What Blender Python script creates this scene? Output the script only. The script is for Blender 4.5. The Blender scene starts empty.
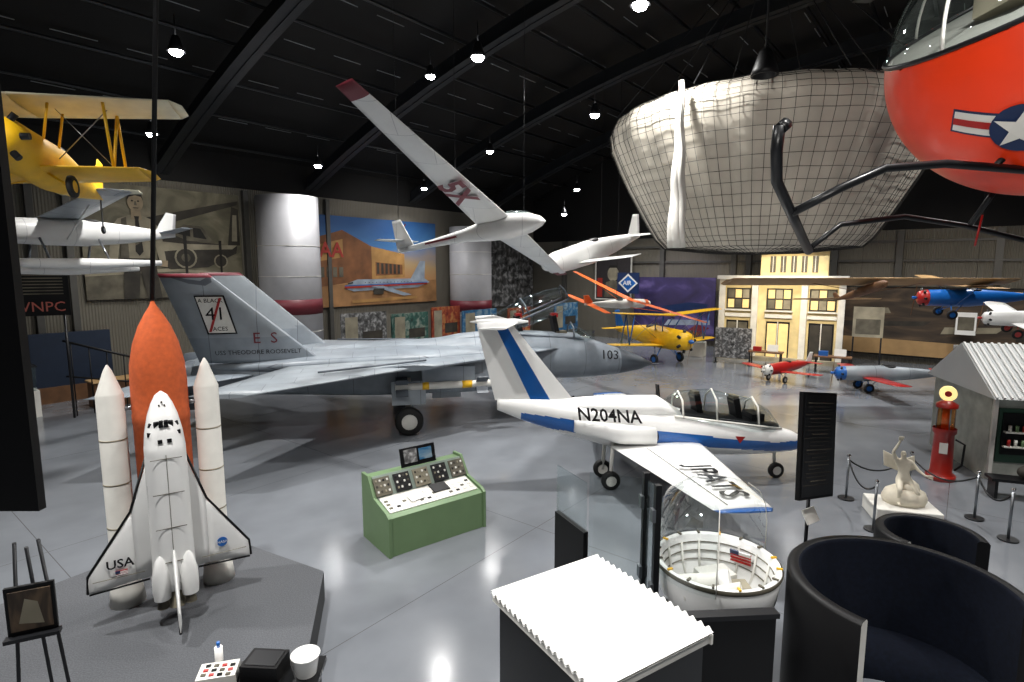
import bpy, math, random
from mathutils import Vector, Matrix, Euler
random.seed(3)
R=math.radians
sc=bpy.context.scene
# ------------------------------------------------------------------ materials
def lin(h):
    h=h.lstrip('#'); o=[]
    for i in (0,2,4):
        v=int(h[i:i+2],16)/255
        o.append(v/12.92 if v<=.04045 else ((v+.055)/1.055)**2.4)
    return o
MC={}
def mat(name,col,rough=.5,metal=0,var=.10,scale=3,bump=0,emis=0,trans=0,coat=0,bscale=40,spec=.5):
    if name in MC: return MC[name]
    m=bpy.data.materials.new(name); m.use_nodes=True; nt=m.node_tree; N=nt.nodes; L=nt.links
    b=N['Principled BSDF']; c=lin(col)
    tc=N.new('ShaderNodeTexCoord'); no=N.new('ShaderNodeTexNoise'); no.inputs['Scale'].default_value=scale
    no.inputs['Detail'].default_value=7
    L.new(tc.outputs['Object'],no.inputs['Vector'])
    mx=N.new('ShaderNodeMix'); mx.data_type='RGBA'
    mr=N.new('ShaderNodeMapRange'); mr.inputs['From Min'].default_value=.3; mr.inputs['From Max'].default_value=.7
    L.new(no.outputs['Fac'],mr.inputs['Value']); L.new(mr.outputs[0],mx.inputs['Factor'])
    mx.inputs['A'].default_value=[x*(1-var) for x in c]+[1]
    mx.inputs['B'].default_value=[min(1,x*(1+var)) for x in c]+[1]
    L.new(mx.outputs['Result'],b.inputs['Base Color'])
    b.inputs['Roughness'].default_value=rough; b.inputs['Metallic'].default_value=metal
    b.inputs['Coat Weight'].default_value=coat; b.inputs['Specular IOR Level'].default_value=spec
    if emis:
        b.inputs['Emission Color'].default_value=c+[1]; b.inputs['Emission Strength'].default_value=emis
    if bump:
        n2=N.new('ShaderNodeTexNoise'); n2.inputs['Scale'].default_value=bscale
        L.new(tc.outputs['Object'],n2.inputs['Vector'])
        bp=N.new('ShaderNodeBump'); bp.inputs['Strength'].default_value=bump
        L.new(n2.outputs['Fac'],bp.inputs['Height']); L.new(bp.outputs['Normal'],b.inputs['Normal'])
    MC[name]=m; return m
def glass(name,col='#dfe8ea',alpha=.06,tint=(.92,.95,.95,1),rough=.03):
    if name in MC: return MC[name]
    m=bpy.data.materials.new(name); m.use_nodes=True; nt=m.node_tree; N=nt.nodes; L=nt.links
    N.remove(N['Principled BSDF']); o=N['Material Output']
    g=N.new('ShaderNodeBsdfGlossy'); g.inputs['Color'].default_value=lin(col)+[1]; g.inputs['Roughness'].default_value=rough
    t=N.new('ShaderNodeBsdfTransparent'); t.inputs['Color'].default_value=tint
    f=N.new('ShaderNodeLayerWeight'); f.inputs['Blend'].default_value=.5
    pw=N.new('ShaderNodeMath'); pw.operation='POWER'; pw.inputs[1].default_value=3; L.new(f.outputs['Facing'],pw.inputs[0])
    mu=N.new('ShaderNodeMath'); mu.operation='MULTIPLY_ADD'; mu.inputs[1].default_value=.5; mu.inputs[2].default_value=alpha
    L.new(pw.outputs[0],mu.inputs[0])
    mx=N.new('ShaderNodeMixShader'); L.new(mu.outputs[0],mx.inputs[0]); L.new(t.outputs[0],mx.inputs[1]); L.new(g.outputs[0],mx.inputs[2])
    L.new(mx.outputs[0],o.inputs['Surface']); MC[name]=m; return m
def photo_mat(name,stops,scale=3,dist=1.2,rough=.6,grad=None,coord='Generated'):
    """printed picture: noise mapped through a ramp, optional vertical gradient mix"""
    m=bpy.data.materials.new(name); m.use_nodes=True; nt=m.node_tree; N=nt.nodes; L=nt.links
    b=N['Principled BSDF']; b.inputs['Roughness'].default_value=rough
    tc=N.new('ShaderNodeTexCoord'); no=N.new('ShaderNodeTexNoise'); no.inputs['Scale'].default_value=scale
    no.inputs['Detail'].default_value=8; no.inputs['Distortion'].default_value=dist
    L.new(tc.outputs[coord],no.inputs['Vector'])
    rp=N.new('ShaderNodeValToRGB'); e=rp.color_ramp.elements
    for i,(p,c) in enumerate(stops):
        el=e[i] if i<2 else e.new(p)
        el.position=p; el.color=lin(c)+[1]
    fac=no.outputs['Fac']
    if grad is not None:
        sp=N.new('ShaderNodeSeparateXYZ'); L.new(tc.outputs['Generated'],sp.inputs[0])
        mm=N.new('ShaderNodeMix'); mm.inputs['Factor'].default_value=grad
        L.new(fac,mm.inputs['A']); L.new(sp.outputs['Z'],mm.inputs['B']); fac=mm.outputs['Result']
    L.new(fac,rp.inputs['Fac']); L.new(rp.outputs['Color'],b.inputs['Base Color'])
    return m
def ribbed(name,col,scale=2.0,axis='X',rough=.5,strength=.6,var=.06):
    m=mat(name,col,rough,var=var,scale=.6); nt=m.node_tree; N=nt.nodes; L=nt.links; b=N['Principled BSDF']
    tc=N.new('ShaderNodeTexCoord'); w=N.new('ShaderNodeTexWave'); w.wave_type='BANDS'; w.bands_direction=axis
    w.inputs['Scale'].default_value=scale; w.inputs['Distortion'].default_value=0
    L.new(tc.outputs['Object'],w.inputs['Vector'])
    bp=N.new('ShaderNodeBump'); bp.inputs['Strength'].default_value=strength; bp.inputs['Distance'].default_value=.05
    L.new(w.outputs['Fac'],bp.inputs['Height']); L.new(bp.outputs['Normal'],b.inputs['Normal'])
    return m
WHITE=mat('white_paint','#e8e8e6',.3,var=.03,coat=.3)
OFFW=mat('offwhite','#d5d3cc',.55)
BLK=mat('black_paint','#060608',.5,spec=.3)
BLK2=mat('black_satin','#0f1012',.35,spec=.4)
RUB=mat('rubber','#101010',.7)
def panelled(name,col,rough,var,w=1.3,h=.62,mort=.008,dark=.35,alt=.86):
    m=mat(name,col,rough,var=var,scale=1.6); nt=m.node_tree;N=nt.nodes;L=nt.links;b=N['Principled BSDF']
    tc=N.new('ShaderNodeTexCoord'); br=N.new('ShaderNodeTexBrick'); br.inputs['Scale'].default_value=1
    br.inputs['Brick Width'].default_value=w; br.inputs['Row Height'].default_value=h; br.inputs['Mortar Size'].default_value=mort
    br.inputs['Color1'].default_value=(1,1,1,1); br.inputs['Color2'].default_value=(alt,alt+.01,alt+.02,1); br.inputs['Mortar'].default_value=(dark,dark,dark+.03,1)
    L.new(tc.outputs['Object'],br.inputs['Vector'])
    old=b.inputs['Base Color'].links[0].from_socket
    mx=N.new('ShaderNodeMix'); mx.data_type='RGBA'; mx.blend_type='MULTIPLY'; mx.inputs['Factor'].default_value=1
    L.new(old,mx.inputs['A']); L.new(br.outputs['Color'],mx.inputs['B']); L.new(mx.outputs['Result'],b.inputs['Base Color']); return m
GREY=panelled('navy_grey','#848c94',.42,.2)
GREY2=mat('navy_grey_dark','#555c64',.45,var=.12)
GREY3=panelled('navy_grey_light','#92999f',.42,.14)
WHP=panelled('glider_white','#dcdcda',.35,.06,1.1,.9,.006,.6,.97)
STEEL=mat('steel','#8d9196',.3,.85)
CHROME=mat('chrome','#c8c8c8',.15,1)
DST=mat('dark_steel','#1a1b1e',.4,.3)
RED=mat('red_paint','#a01815',.35,coat=.2)
HRED=mat('heli_red','#f03c10',.4,coat=.1,var=.04)
MAR=mat('maroon','#6c1f2c',.5)
BLUE=mat('blue_paint','#145aa6',.3,coat=.3)
NAVY=mat('navy_blue','#14284e',.4)
YEL=mat('yellow_paint','#dfae16',.45)
CREAM=mat('cream_fabric','#cfcab3',.6)
ORG=mat('tank_foam','#bd5526',.85,var=.14,scale=14,bump=.25,bscale=90)
ORANGE=mat('orange_paint','#d4622a',.4)
GREEN=mat('console_green','#66805a',.5,var=.05)
CARPET=mat('platform_carpet','#505256',.95,var=.3,scale=60,bump=.2)
CARPETS=mat('platform_side','#2a2c2f',.9,var=.15)
GL=glass('canopy_glass',alpha=.1); GL2=glass('panel_glass',alpha=.05)
BROWN=mat('brown_wood','#6b4a2f',.6,var=.25)
TAN=mat('tan','#a5855a',.6)
# ------------------------------------------------------------------ builder
class B:
    def __init__(s,name): s.name=name; s.v=[]; s.f=[]; s.m=[]; s.s=[]; s.mats=[]; s.T=Matrix.Identity(4)
    def mi(s,m):
        if m not in s.mats: s.mats.append(m)
        return s.mats.index(m)
    def add(s,vs,fs,m,smooth=False):
        o=len(s.v)
        for p in vs: s.v.append(s.T@Vector(p))
        for i,f in enumerate(fs):
            s.f.append([o+k for k in f]); mm=m[i] if isinstance(m,list) else m
            s.m.append(s.mi(mm)); s.s.append(smooth[i] if isinstance(smooth,list) else smooth)
    def box(s,c,sz,m,rot=None):
        c=Vector(c); q=Euler([R(a) for a in rot]).to_matrix() if rot else Matrix.Identity(3)
        vs=[c+q@Vector((x*sz[0]/2,y*sz[1]/2,z*sz[2]/2)) for x in(-1,1) for y in(-1,1) for z in(-1,1)]
        s.add(vs,[(0,1,3,2),(4,6,7,5),(0,4,5,1),(2,3,7,6),(0,2,6,4),(1,5,7,3)],m)
    def loft(s,rings,m,caps=True,smooth=True,mf=None,closed=True):
        n=len(rings[0]); vs=[p for r in rings for p in r]; fs=[]
        rg=range(n) if closed else range(n-1)
        for i in range(len(rings)-1):
            for j in rg:
                k=(j+1)%n; fs.append((i*n+j,i*n+k,(i+1)*n+k,(i+1)*n+j))
        sm=[smooth]*len(fs)
        if caps and closed: fs+= [tuple(range(n))[::-1],tuple((len(rings)-1)*n+j for j in range(n))]; sm+=[False,False]
        if mf: m=[mf(sum((Vector(vs[k]) for k in f),Vector())/len(f)) for f in fs]
        s.add(vs,fs,m,sm)
    def cyl(s,p0,p1,r0,m,r1=None,n=16,caps=True):
        p0=Vector(p0);p1=Vector(p1);r1=r0 if r1 is None else r1
        z=(p1-p0).normalized(); x=z.orthogonal().normalized(); y=z.cross(x)
        rings=[[p+(x*math.cos(t)+y*math.sin(t))*r for t in [2*math.pi*i/n for i in range(n)]] for p,r in((p0,r0),(p1,r1))]
        s.loft(rings,m,caps)
    def tube(s,pts,r,m,n=8,flat=None):
        pts=[Vector(p) for p in pts]; rings=[]; x=None
        for i,p in enumerate(pts):
            d=(pts[min(i+1,len(pts)-1)]-pts[max(i-1,0)]).normalized()
            x=d.orthogonal().normalized() if x is None else (x-d*x.dot(d)).normalized()
            y=d.cross(x); rr=r[i] if isinstance(r,(list,tuple)) else r
            rings.append([p+(x*math.cos(2*math.pi*k/n)+y*math.sin(2*math.pi*k/n))*rr for k in range(n)])
        s.loft(rings,m)
    def fus(s,st,m,n=24,mf=None,caps=True):
        rings=[]
        for q in st:
            x,yc,zc,hw,hh=q[:5]; p=q[5] if len(q)>5 else 2; ring=[]
            for i in range(n):
                t=2*math.pi*i/n; c=math.cos(t); d=math.sin(t)
                ring.append((x,yc+hw*math.copysign(abs(c)**(2/p),c),zc+hh*math.copysign(abs(d)**(2/p),d)))
            rings.append(ring)
        s.loft(rings,m,caps,mf=mf)
    def wing(s,rle,rte,tle,tte,tr,tt,m,seg=8,mf=None):
        rle,rte,tle,tte=map(Vector,(rle,rte,tle,tte))
        up=(rle-rte).cross(tle-rle).normalized()
        P=[(0,0),(.03,.35),(.12,.75),(.3,1),(.55,.85),(.8,.4),(1,.05),(1,-.05),(.8,-.3),(.55,-.6),(.3,-.7),(.12,-.55),(.03,-.3)]
        rings=[]
        for i in range(seg+1):
            f=i/seg; le=rle.lerp(tle,f); te=rte.lerp(tte,f); th=tr+(tt-tr)*f
            rings.append([le.lerp(te,a)+up*(b*th/2) for a,b in P])
        s.loft(rings,m,mf=mf)
    def ell(s,c,r,m,nu=28,nv=16,mf=None,p=2):
        c=Vector(c);rings=[]
        for j in range(1,nv):
            a=math.pi*j/nv-math.pi/2
            rings.append([c+Vector((r[0]*math.cos(a)*math.cos(t),r[1]*math.cos(a)*math.sin(t),r[2]*math.sin(a))) for t in [2*math.pi*i/nu for i in range(nu)]])
        s.loft(rings,m,mf=mf)
    def lathe(s,prof,c,m,n=32,caps=False,mf=None,a0=0,a1=360):
        c=Vector(c); full=(a1-a0)>=360
        k=n if full else n+1
        rings=[[c+Vector((r*math.cos(t),r*math.sin(t),z)) for t in [R(a0+(a1-a0)*i/n) for i in range(k)]] for r,z in prof]
        s.loft(rings,m,caps,mf=mf,closed=full)
    def poly(s,pts,m): s.add(pts,[tuple(range(len(pts)))],m)
    def text(s,t,o,xd,yd,size,m,align='CENTER',bold=0):
        cu=bpy.data.curves.new('t','FONT'); cu.body=t; cu.size=1; cu.align_x=align; cu.align_y='CENTER'; cu.resolution_u=2; cu.offset=bold
        ob=bpy.data.objects.new('t',cu); sc.collection.objects.link(ob)
        dg=bpy.context.evaluated_depsgraph_get(); me=bpy.data.meshes.new_from_object(ob.evaluated_get(dg))
        o=Vector(o);xd=Vector(xd).normalized();yd=Vector(yd).normalized()
        s.add([o+xd*v.co.x*size+yd*v.co.y*size for v in me.vertices],[tuple(p.vertices) for p in me.polygons],m)
        bpy.data.objects.remove(ob); bpy.data.curves.remove(cu); bpy.data.meshes.remove(me)
    def wheel(s,c,r,w,ax=(0,1,0),m=None,hub=None):
        c=Vector(c);ax=Vector(ax).normalized(); n=20; x=ax.orthogonal().normalized(); y=ax.cross(x)
        prof=[(r*.55,-.5),(r*.85,-.5),(r*.97,-.35),(r,0),(r*.97,.35),(r*.85,.5),(r*.55,.5)]
        s.loft([[c+ax*(z*w)+(x*math.cos(2*math.pi*i/n)+y*math.sin(2*math.pi*i/n))*q for i in range(n)] for q,z in prof],m or RUB,caps=False)
        s.cyl(c-ax*w*.42,c+ax*w*.42,r*.57,hub or STEEL,n=n)
    def done(s,loc=None,rot=(0,0,0),bevel=0,sub=0):
        if loc is None:
            xs=[v.x for v in s.v];ys=[v.y for v in s.v];zs=[v.z for v in s.v]
            o=Vector(((min(xs)+max(xs))/2,(min(ys)+max(ys))/2,min(zs))); s.v=[v-o for v in s.v]; loc=o
        me=bpy.data.meshes.new(s.name); me.from_pydata([tuple(v) for v in s.v],[],s.f)
        for m in s.mats: me.materials.append(m)
        for i,p in enumerate(me.polygons): p.material_index=s.m[i]; p.use_smooth=s.s[i]
        me.update()
        ob=bpy.data.objects.new(s.name,me); sc.collection.objects.link(ob)
        ob.location=loc; ob.rotation_euler=[R(a) for a in rot]
        if bevel:
            md=ob.modifiers.new('bevel','BEVEL'); md.width=bevel; md.segments=2; md.limit_method='ANGLE'; md.angle_limit=R(50)
        return ob
def AB(a,b): return (a*.625+b*.78, a*.78-b*.625)
ANG=51.3
# ------------------------------------------------------------------ room
def make_floor():
    m=mat('polished_concrete','#7e8288',.2,var=.08,scale=.35); nt=m.node_tree;N=nt.nodes;L=nt.links;b=N['Principled BSDF']
    tc=N.new('ShaderNodeTexCoord'); br=N.new('ShaderNodeTexBrick'); br.offset=0
    br.inputs['Scale'].default_value=1; br.inputs['Brick Width'].default_value=6.2; br.inputs['Row Height'].default_value=6.2
    br.inputs['Mortar Size'].default_value=.007; br.inputs['Mortar Smooth'].default_value=.1
    L.new(tc.outputs['Object'],br.inputs['Vector'])
    old=b.inputs['Base Color'].links[0].from_socket
    n2=N.new('ShaderNodeTexNoise'); n2.inputs['Scale'].default_value=.9; n2.inputs['Detail'].default_value=9; L.new(tc.outputs['Object'],n2.inputs['Vector'])
    m2=N.new('ShaderNodeMix'); m2.data_type='RGBA'; m2.blend_type='MULTIPLY'; m2.inputs['Factor'].default_value=.4
    L.new(old,m2.inputs['A']); L.new(n2.outputs['Fac'],m2.inputs['B'])
    mx=N.new('ShaderNodeMix'); mx.data_type='RGBA'; mx.inputs['B'].default_value=(.09,.09,.095,1)
    L.new(br.outputs['Fac'],mx.inputs['Factor']); L.new(m2.outputs['Result'],mx.inputs['A'])
    L.new(mx.outputs['Result'],b.inputs['Base Color'])
    rr=N.new('ShaderNodeMapRange'); rr.inputs['To Min'].default_value=.08; rr.inputs['To Max'].default_value=.26
    L.new(n2.outputs['Fac'],rr.inputs['Value']); L.new(rr.outputs[0],b.inputs['Roughness'])
    b.inputs['Specular IOR Level'].default_value=.65
    f=B('floor'); x,y=AB(8.5,0); f.box((0,0,-.1),(56,54.4,.2),m); f.done((x,y,0),(0,0,ANG))
make_floor()
WB=ribbed('wall_cladding','#6d695f',3.0,'X'); WD=mat('wall_black','#060608',.8)
def wall(name,a0,b0,a1,b1,h0,h1,m,t=.2):
    p=Vector(AB(a0,b0));q=Vector(AB(a1,b1));c=(p+q)/2;d=q-p
    w=B(name); w.box((0,0,0),(d.length,t,h1-h0),m); return w.done((c.x,c.y,(h0+h1)/2),(0,0,math.degrees(math.atan2(d.y,d.x))))
wall('wall_left',-20,-27.2,36.6,-27.2,0,8.7,WB)
wall('wall_left_upper',-20,-27.2,36.6,-27.2,8.7,11,WD)
wall('wall_back',36.6,-27.3,36.6,27,0,7.0,WB)
wall('wall_back_upper',36.6,-27.3,36.6,27,7.0,17,WD)
wall('wall_right',36.6,27,-20,27,0,17,WD)
wall('wall_front',-20,-27.2,-20,27,0,17,WD)
def arch(b): return 9.6+6.0*(1-((b-0)/27.3)**2)
CE=mat('ceiling_black','#060607',.8,var=.3,scale=1)
c=B('ceiling'); rings=[]
for a in (-20.2,36.8):
    rings.append([(*AB(a,b),arch(b)+.5) for b in [-27.4+54.6*i/40 for i in range(41)]])
c.loft(rings,CE,closed=False,caps=False,smooth=True); c.done()
RIB=mat('roof_rib','#26292d',.4,.3)
for a in [-4,3,10,17,24,31]:
    rb=B('roof_rib_beam')
    rg=[]
    for i in range(31):
        b=-27+54*i/30; z=arch(b)
        rg.append([(*AB(a-.16,b),z-.15),(*AB(a+.16,b),z-.15),(*AB(a+.16,b),z-.75),(*AB(a-.16,b),z-.75)])
    rb.loft(rg,RIB,smooth=False)
    for sgn in (-1,1):
        rg=[]
        for i in range(31):
            b=-27+54*i/30; z=arch(b); x0,y0=AB(a+sgn*.05,b); x1,y1=AB(a+sgn*.32,b)
            rg.append([(x0,y0,z-.72),(x1,y1,z-.72),(x1,y1,z-.78),(x0,y0,z-.78)])
        rb.loft(rg,RIB,smooth=False)
    rb.done()
pl=B('roof_purlins')
for i in range(27):
    b=-26+2*i; z=arch(b)+.1
    p,q=AB(-20,b),AB(36.4,b)
    pl.tube([(*p,z),(*q,z)],.07,RIB,n=4)
pl.done()
ln=B('roof_seam_glints'); SEAM_GLINT=mat('seam_glint','#8a8e92',.4)  # pale dashes: reflections along the roof seams, put in as colour
for i in range(20):
    for k in range(22):
        b=-25+2.6*i; a=-6+2*k; z=arch(b+.5)+.3
        ln.box((*AB(a,b+.5),z),(1.2,.03,.02),SEAM_GLINT,(0,0,ANG))
ln.done()
SC=mat('column_steel','#4c4b48',.5); tn=0
def trim(x,y,z,sz,rz=ANG):
    global tn; tn+=1; t=B('trim_%d'%tn); t.box((0,0,0),sz,SC); t.done((x,y,z),(0,0,rz))
for b in [-24,-10.6,-8.9]:
    x,y=AB(36.3,b); trim(x,y,3.5,(.3,.3,7.0))
for b in [-20.5,-16.2,-11.5,-6,-3,1,5,9]:
    x,y=AB(36.35,b); trim(x,y,5.6,(.25,.3,2.7))
x,y=AB(36.4,0); trim(x,y,5.4,(.12,50,.12)); trim(x,y,6.4,(.12,50,.12))
for a in [5.5,6.6,13.5,17.9,30.6]:
    x,y=AB(a,-26.95); trim(x,y,4.3,(.22,.25,8.6))
COLW=mat('column_white','#a8a8ac',.5,var=.04)
for a,rad,zb in ((14.75,1.4,3.3),(27.4,1.35,2.7)):
    x,y=AB(a,-25.4); w=B('round_white_column')
    w.cyl((0,0,0),(0,0,8.3 if a<20 else 7.6),rad,COLW,n=48); w.cyl((0,0,zb-.45),(0,0,zb+.25),rad+.02,MAR,n=48)
    for z in (2,4.6,6): w.cyl((0,0,z),(0,0,z+.03),rad+.008,OFFW,n=48)
    w.done((x,y,0))
# ------------------------------------------------------------------ posters
def poster(name,loc,rz,w,h,base,shapes=(),frame=None,texts=(),t=.06,rx=0):
    p=B(name); p.box((0,0,0),(w,t,h),base)
    if frame:
        for sx in(-1,1): p.box((sx*w/2,0,0),(.08,t+.04,h+.08),frame)
        for sz in(-1,1): p.box((0,0,sz*h/2),(w+.08,t+.04,.08),frame)
    for i,(m,pts) in enumerate(shapes):
        p.poly([((u-.5)*w,-t/2-.004-.003*i,(v-.5)*h) for u,v in pts],m)
    for (s,u,v,size,m) in texts:
        p.text(s,((u-.5)*w,-t/2-.12,(v-.5)*h),(1,0,0),(0,0,1),size,m,bold=.02)
    return p.done(loc,(rx,0,rz))
def circ(u,v,r,asp=1,n=16): return [(u+r*math.cos(2*math.pi*i/n),v+r*asp*math.sin(2*math.pi*i/n)) for i in range(n)]
sep=photo_mat('mural_sepia',[(.25,'#3f3b32'),(.5,'#625e4c'),(.75,'#8b8470')],4)
S1=mat('sepia_dark','#322e27',.7,var=.6,scale=1.6);S2=mat('sepia_light','#8d8673',.7,var=.38,scale=1.4);S3=mat('sepia_mid','#5a5548',.7,var=.5,scale=1.8)
S4=mat('sepia_face','#97876f',.7,var=.25,scale=3); S5=mat('sepia_black','#1b1815',.7,var=.4)
x,y=AB(10.1,-26.95)
poster('sepia_pilot_mural',(x,y,6.05),ANG,6.2,4.6,sep,[
 (S3,[(0,0),(1,0),(1,.2),(.5,.24),(0,.2)]),
 (S2,[(0,.2),(.5,.24),(1,.2),(1,.22),(.5,.27),(0,.23)]),
 (S1,[(.42,.3),(.5,.26),(.75,.28),(.96,.42),(.97,.5),(.9,.5),(.7,.52),(.5,.6),(.42,.56)]),
 (S2,[(.42,.42),(.55,.44),(.93,.46),(.97,.5),(.9,.5),(.6,.5),(.42,.52)]),
 (S3,[(.5,.6),(.6,.68),(.72,.67),(.8,.52),(.62,.53)]),
 (S5,[(.53,.6),(.6,.655),(.64,.655),(.64,.57)]),(S5,[(.66,.655),(.71,.65),(.75,.55),(.66,.565)]),
 (S1,[(.9,.5),(.99,.5),(.99,.86),(.94,.88)]),(S2,[(.93,.54),(.97,.54),(.975,.8),(.945,.8)]),
 (S1,[(.3,.6),(.45,.66),(.98,.9),(.99,.94),(.8,.88),(.3,.7)]),
 (S2,circ(.6,.37,.075,1.35)),(S1,circ(.6,.37,.062,1.35)),(S3,circ(.6,.37,.03,1.35)),
 (S5,[(.592,.12),(.608,.12),(.612,.62),(.588,.62)]),
 (S2,circ(.84,.34,.05,1.35)),(S1,circ(.84,.34,.04,1.35)),(S5,[(.833,.14),(.847,.14),(.85,.54),(.83,.54)]),
 (S1,[(.2,0),(.22,.38),(.4,.38),(.43,0),(.34,0),(.31,.25),(.29,0)]),
 (S2,[(.13,.32),(.16,.62),(.2,.7),(.27,.74),(.34,.74),(.41,.7),(.45,.6),(.47,.34),(.43,.33),(.4,.55),(.4,.36),(.21,.36),(.21,.55),(.18,.32)]),
 (S3,[(.2,.36),(.22,.7),(.25,.72),(.25,.36)]),
 (S4,[(.12,.28),(.12,.33),(.18,.33),(.17,.27)]),(S4,[(.43,.29),(.43,.34),(.48,.34),(.475,.28)]),
 (S4,[(.275,.7),(.34,.7),(.335,.78),(.28,.78)]),
 (S5,[(.295,.73),(.325,.73),(.32,.7),(.335,.42),(.31,.38),(.288,.42),(.3,.7)]),
 (S3,[(.292,.6),(.328,.64),(.33,.61),(.292,.57)]),(S3,[(.29,.5),(.332,.54),(.332,.51),(.29,.47)]),
 (S4,circ(.308,.85,.046,1.75,20)),
 (S5,[(.262,.87),(.268,.93),(.3,.95),(.345,.94),(.355,.87),(.345,.9),(.31,.912),(.275,.895)]),
 (S5,circ(.29,.862,.007,1)),(S5,circ(.325,.862,.007,1)),(S3,[(.303,.86),(.312,.86),(.316,.825),(.3,.825)]),(S5,[(.29,.805),(.326,.805),(.32,.798),(.296,.798)])])
sky=photo_mat('mural_sky',[(.2,'#b9703a'),(.45,'#a98f68'),(.62,'#3f70a3'),(.8,'#1f4d84')],2.2,.6,grad=.7)
BU=mat('mural_building','#744a2b',.7,var=.4,scale=1.2);BU2=mat('mural_building_light','#a37b47',.7,var=.3,scale=1.2);GR=mat('mural_ground','#987048',.7,var=.3,scale=1.2);AAr=mat('mural_red','#98291f',.6)
SIL=mat('mural_silver','#8c98a6',.4,var=.3,scale=1.5)
win=[(S1,[(.46+.035*i,.36),(.48+.035*i,.36),(.48+.035*i,.49-.004*i),(.46+.035*i,.49-.004*i)]) for i in range(6)]
win+=[(S3,[(.03+.045*i,.33),(.06+.045*i,.33),(.06+.045*i,.44),(.03+.045*i,.44)]) for i in range(4)]
pw=[(S1,circ(.36+.03*i,.262,.004,1.4,6)) for i in range(14)]
x,y=AB(21.4,-26.95)
poster('airliner_mural',(x,y,5.35),ANG,8.7,4.9,sky,[
 (GR,[(0,0),(1,0),(1,.28),(0,.24)]),(BU,[(0,.22),(0,.75),(.2,.85),(.42,.68),(.42,.3)]),(BU2,[(.42,.3),(.42,.68),(.7,.6),(.7,.32)]),
 (BU2,[(.02,.5),(.2,.55),(.2,.75),(.02,.68)]),(BU,[(.45,.34),(.45,.5),(.68,.47),(.68,.35)])]+win+[
 (SIL,[(.2,.2),(.24,.27),(.3,.3),(.75,.3),(.84,.52),(.89,.52),(.88,.3),(.93,.25),(.82,.19),(.27,.165)])]+pw+[
 (BLUE,[(.2,.225),(.9,.245),(.9,.255),(.2,.235)]),(AAr,[(.2,.2),(.9,.225),(.9,.243),(.2,.223)]),
 (SIL,[(.4,.22),(.5,.22),(.75,.1),(.68,.09)]),(S1,[(.42,.12),(.5,.12),(.51,.19),(.42,.19)]),
 (S1,[(.22,.26),(.26,.275),(.26,.255),(.22,.245)]),(BU2,[(.25,.03),(.8,.05),(.8,.08),(.25,.07)])],texts=[('AA',.11,.62,1.1,AAr)])
bw=photo_mat('mural_bw',[(.3,'#141414'),(.5,'#5a5a5a'),(.7,'#b5b5b5')],12,.5)
x,y=AB(33.6,-26.95)
poster('crowd_photo_mural',(x,y,4.6),ANG,5.2,4.8,bw)
x,y=AB(36.2,-19.8)
poster('portrait_photo_panel',(x,y,4.3),ANG-90,2.8,3.0,mat('panel_dark','#2b2729',.6),[(S2,circ(.5,.6,.16,1.1)),(S3,[(.25,.05),(.3,.4),(.5,.46),(.7,.4),(.75,.05)]),(S5,[(.34,.66),(.4,.8),(.6,.8),(.66,.66),(.6,.74),(.4,.74)]),(AAr,[(.05,.05),(.2,.05),(.2,.5),(.05,.5)])],frame=OFFW)
pur=photo_mat('mural_purple',[(.25,'#1c1530'),(.5,'#372d5c'),(.65,'#62558a'),(.85,'#2f4274')],2.5)
x,y=AB(36.2,-15.3)
poster('purple_hangar_mural',(x,y,2.4),ANG-90,5.6,4.0,pur,[(NAVY,[(.1,.35),(.9,.5),(.92,.58),(.7,.6),(.1,.45)]),(SIL,[(.4,.2),(.95,.25),(.95,.32),(.45,.3)]),(MAR,[(.55,0),(.75,.0),(.95,.2),(.8,.25)])])
x,y=AB(35.0,-18)
poster('blue_diamond_sign',(x,y,4.0),ANG-90,1.6,1.4,NAVY,[(OFFW,[(.5,.95),(.95,.5),(.5,.05),(.05,.5)]),(BLUE,[(.5,.85),(.86,.5),(.5,.15),(.14,.5)])],texts=[('AIR',.5,.5,.4,OFFW)])
brn=photo_mat('mural_brown',[(.25,'#1e1813'),(.5,'#43362a'),(.75,'#6e5a44')],4,2)
x,y=AB(36.2,1.2)
poster('airfield_mural',(x,y,2.2),ANG-90,14.5,3.6,brn,[(TAN,[(.0,.0),(1,0),(1,.18),(0,.25)]),(S1,[(.05,.4),(.3,.45),(.32,.52),(.05,.48)]),(S2,[(.35,.35),(.5,.4),(.52,.48),(.36,.45)]),(S1,[(.55,.3),(.75,.4),(.76,.48),(.55,.42)]),(S2,[(.1,.6),(.2,.62),(.19,.7),(.12,.68)])],frame=BLK)
x,y=AB(35.5,0)
poster('white_notice_board',(x,y,2.3),ANG-90,.8,1.1,WHITE,[(S3,[(.1,.2),(.9,.2),(.9,.8),(.1,.8)])])
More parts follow.
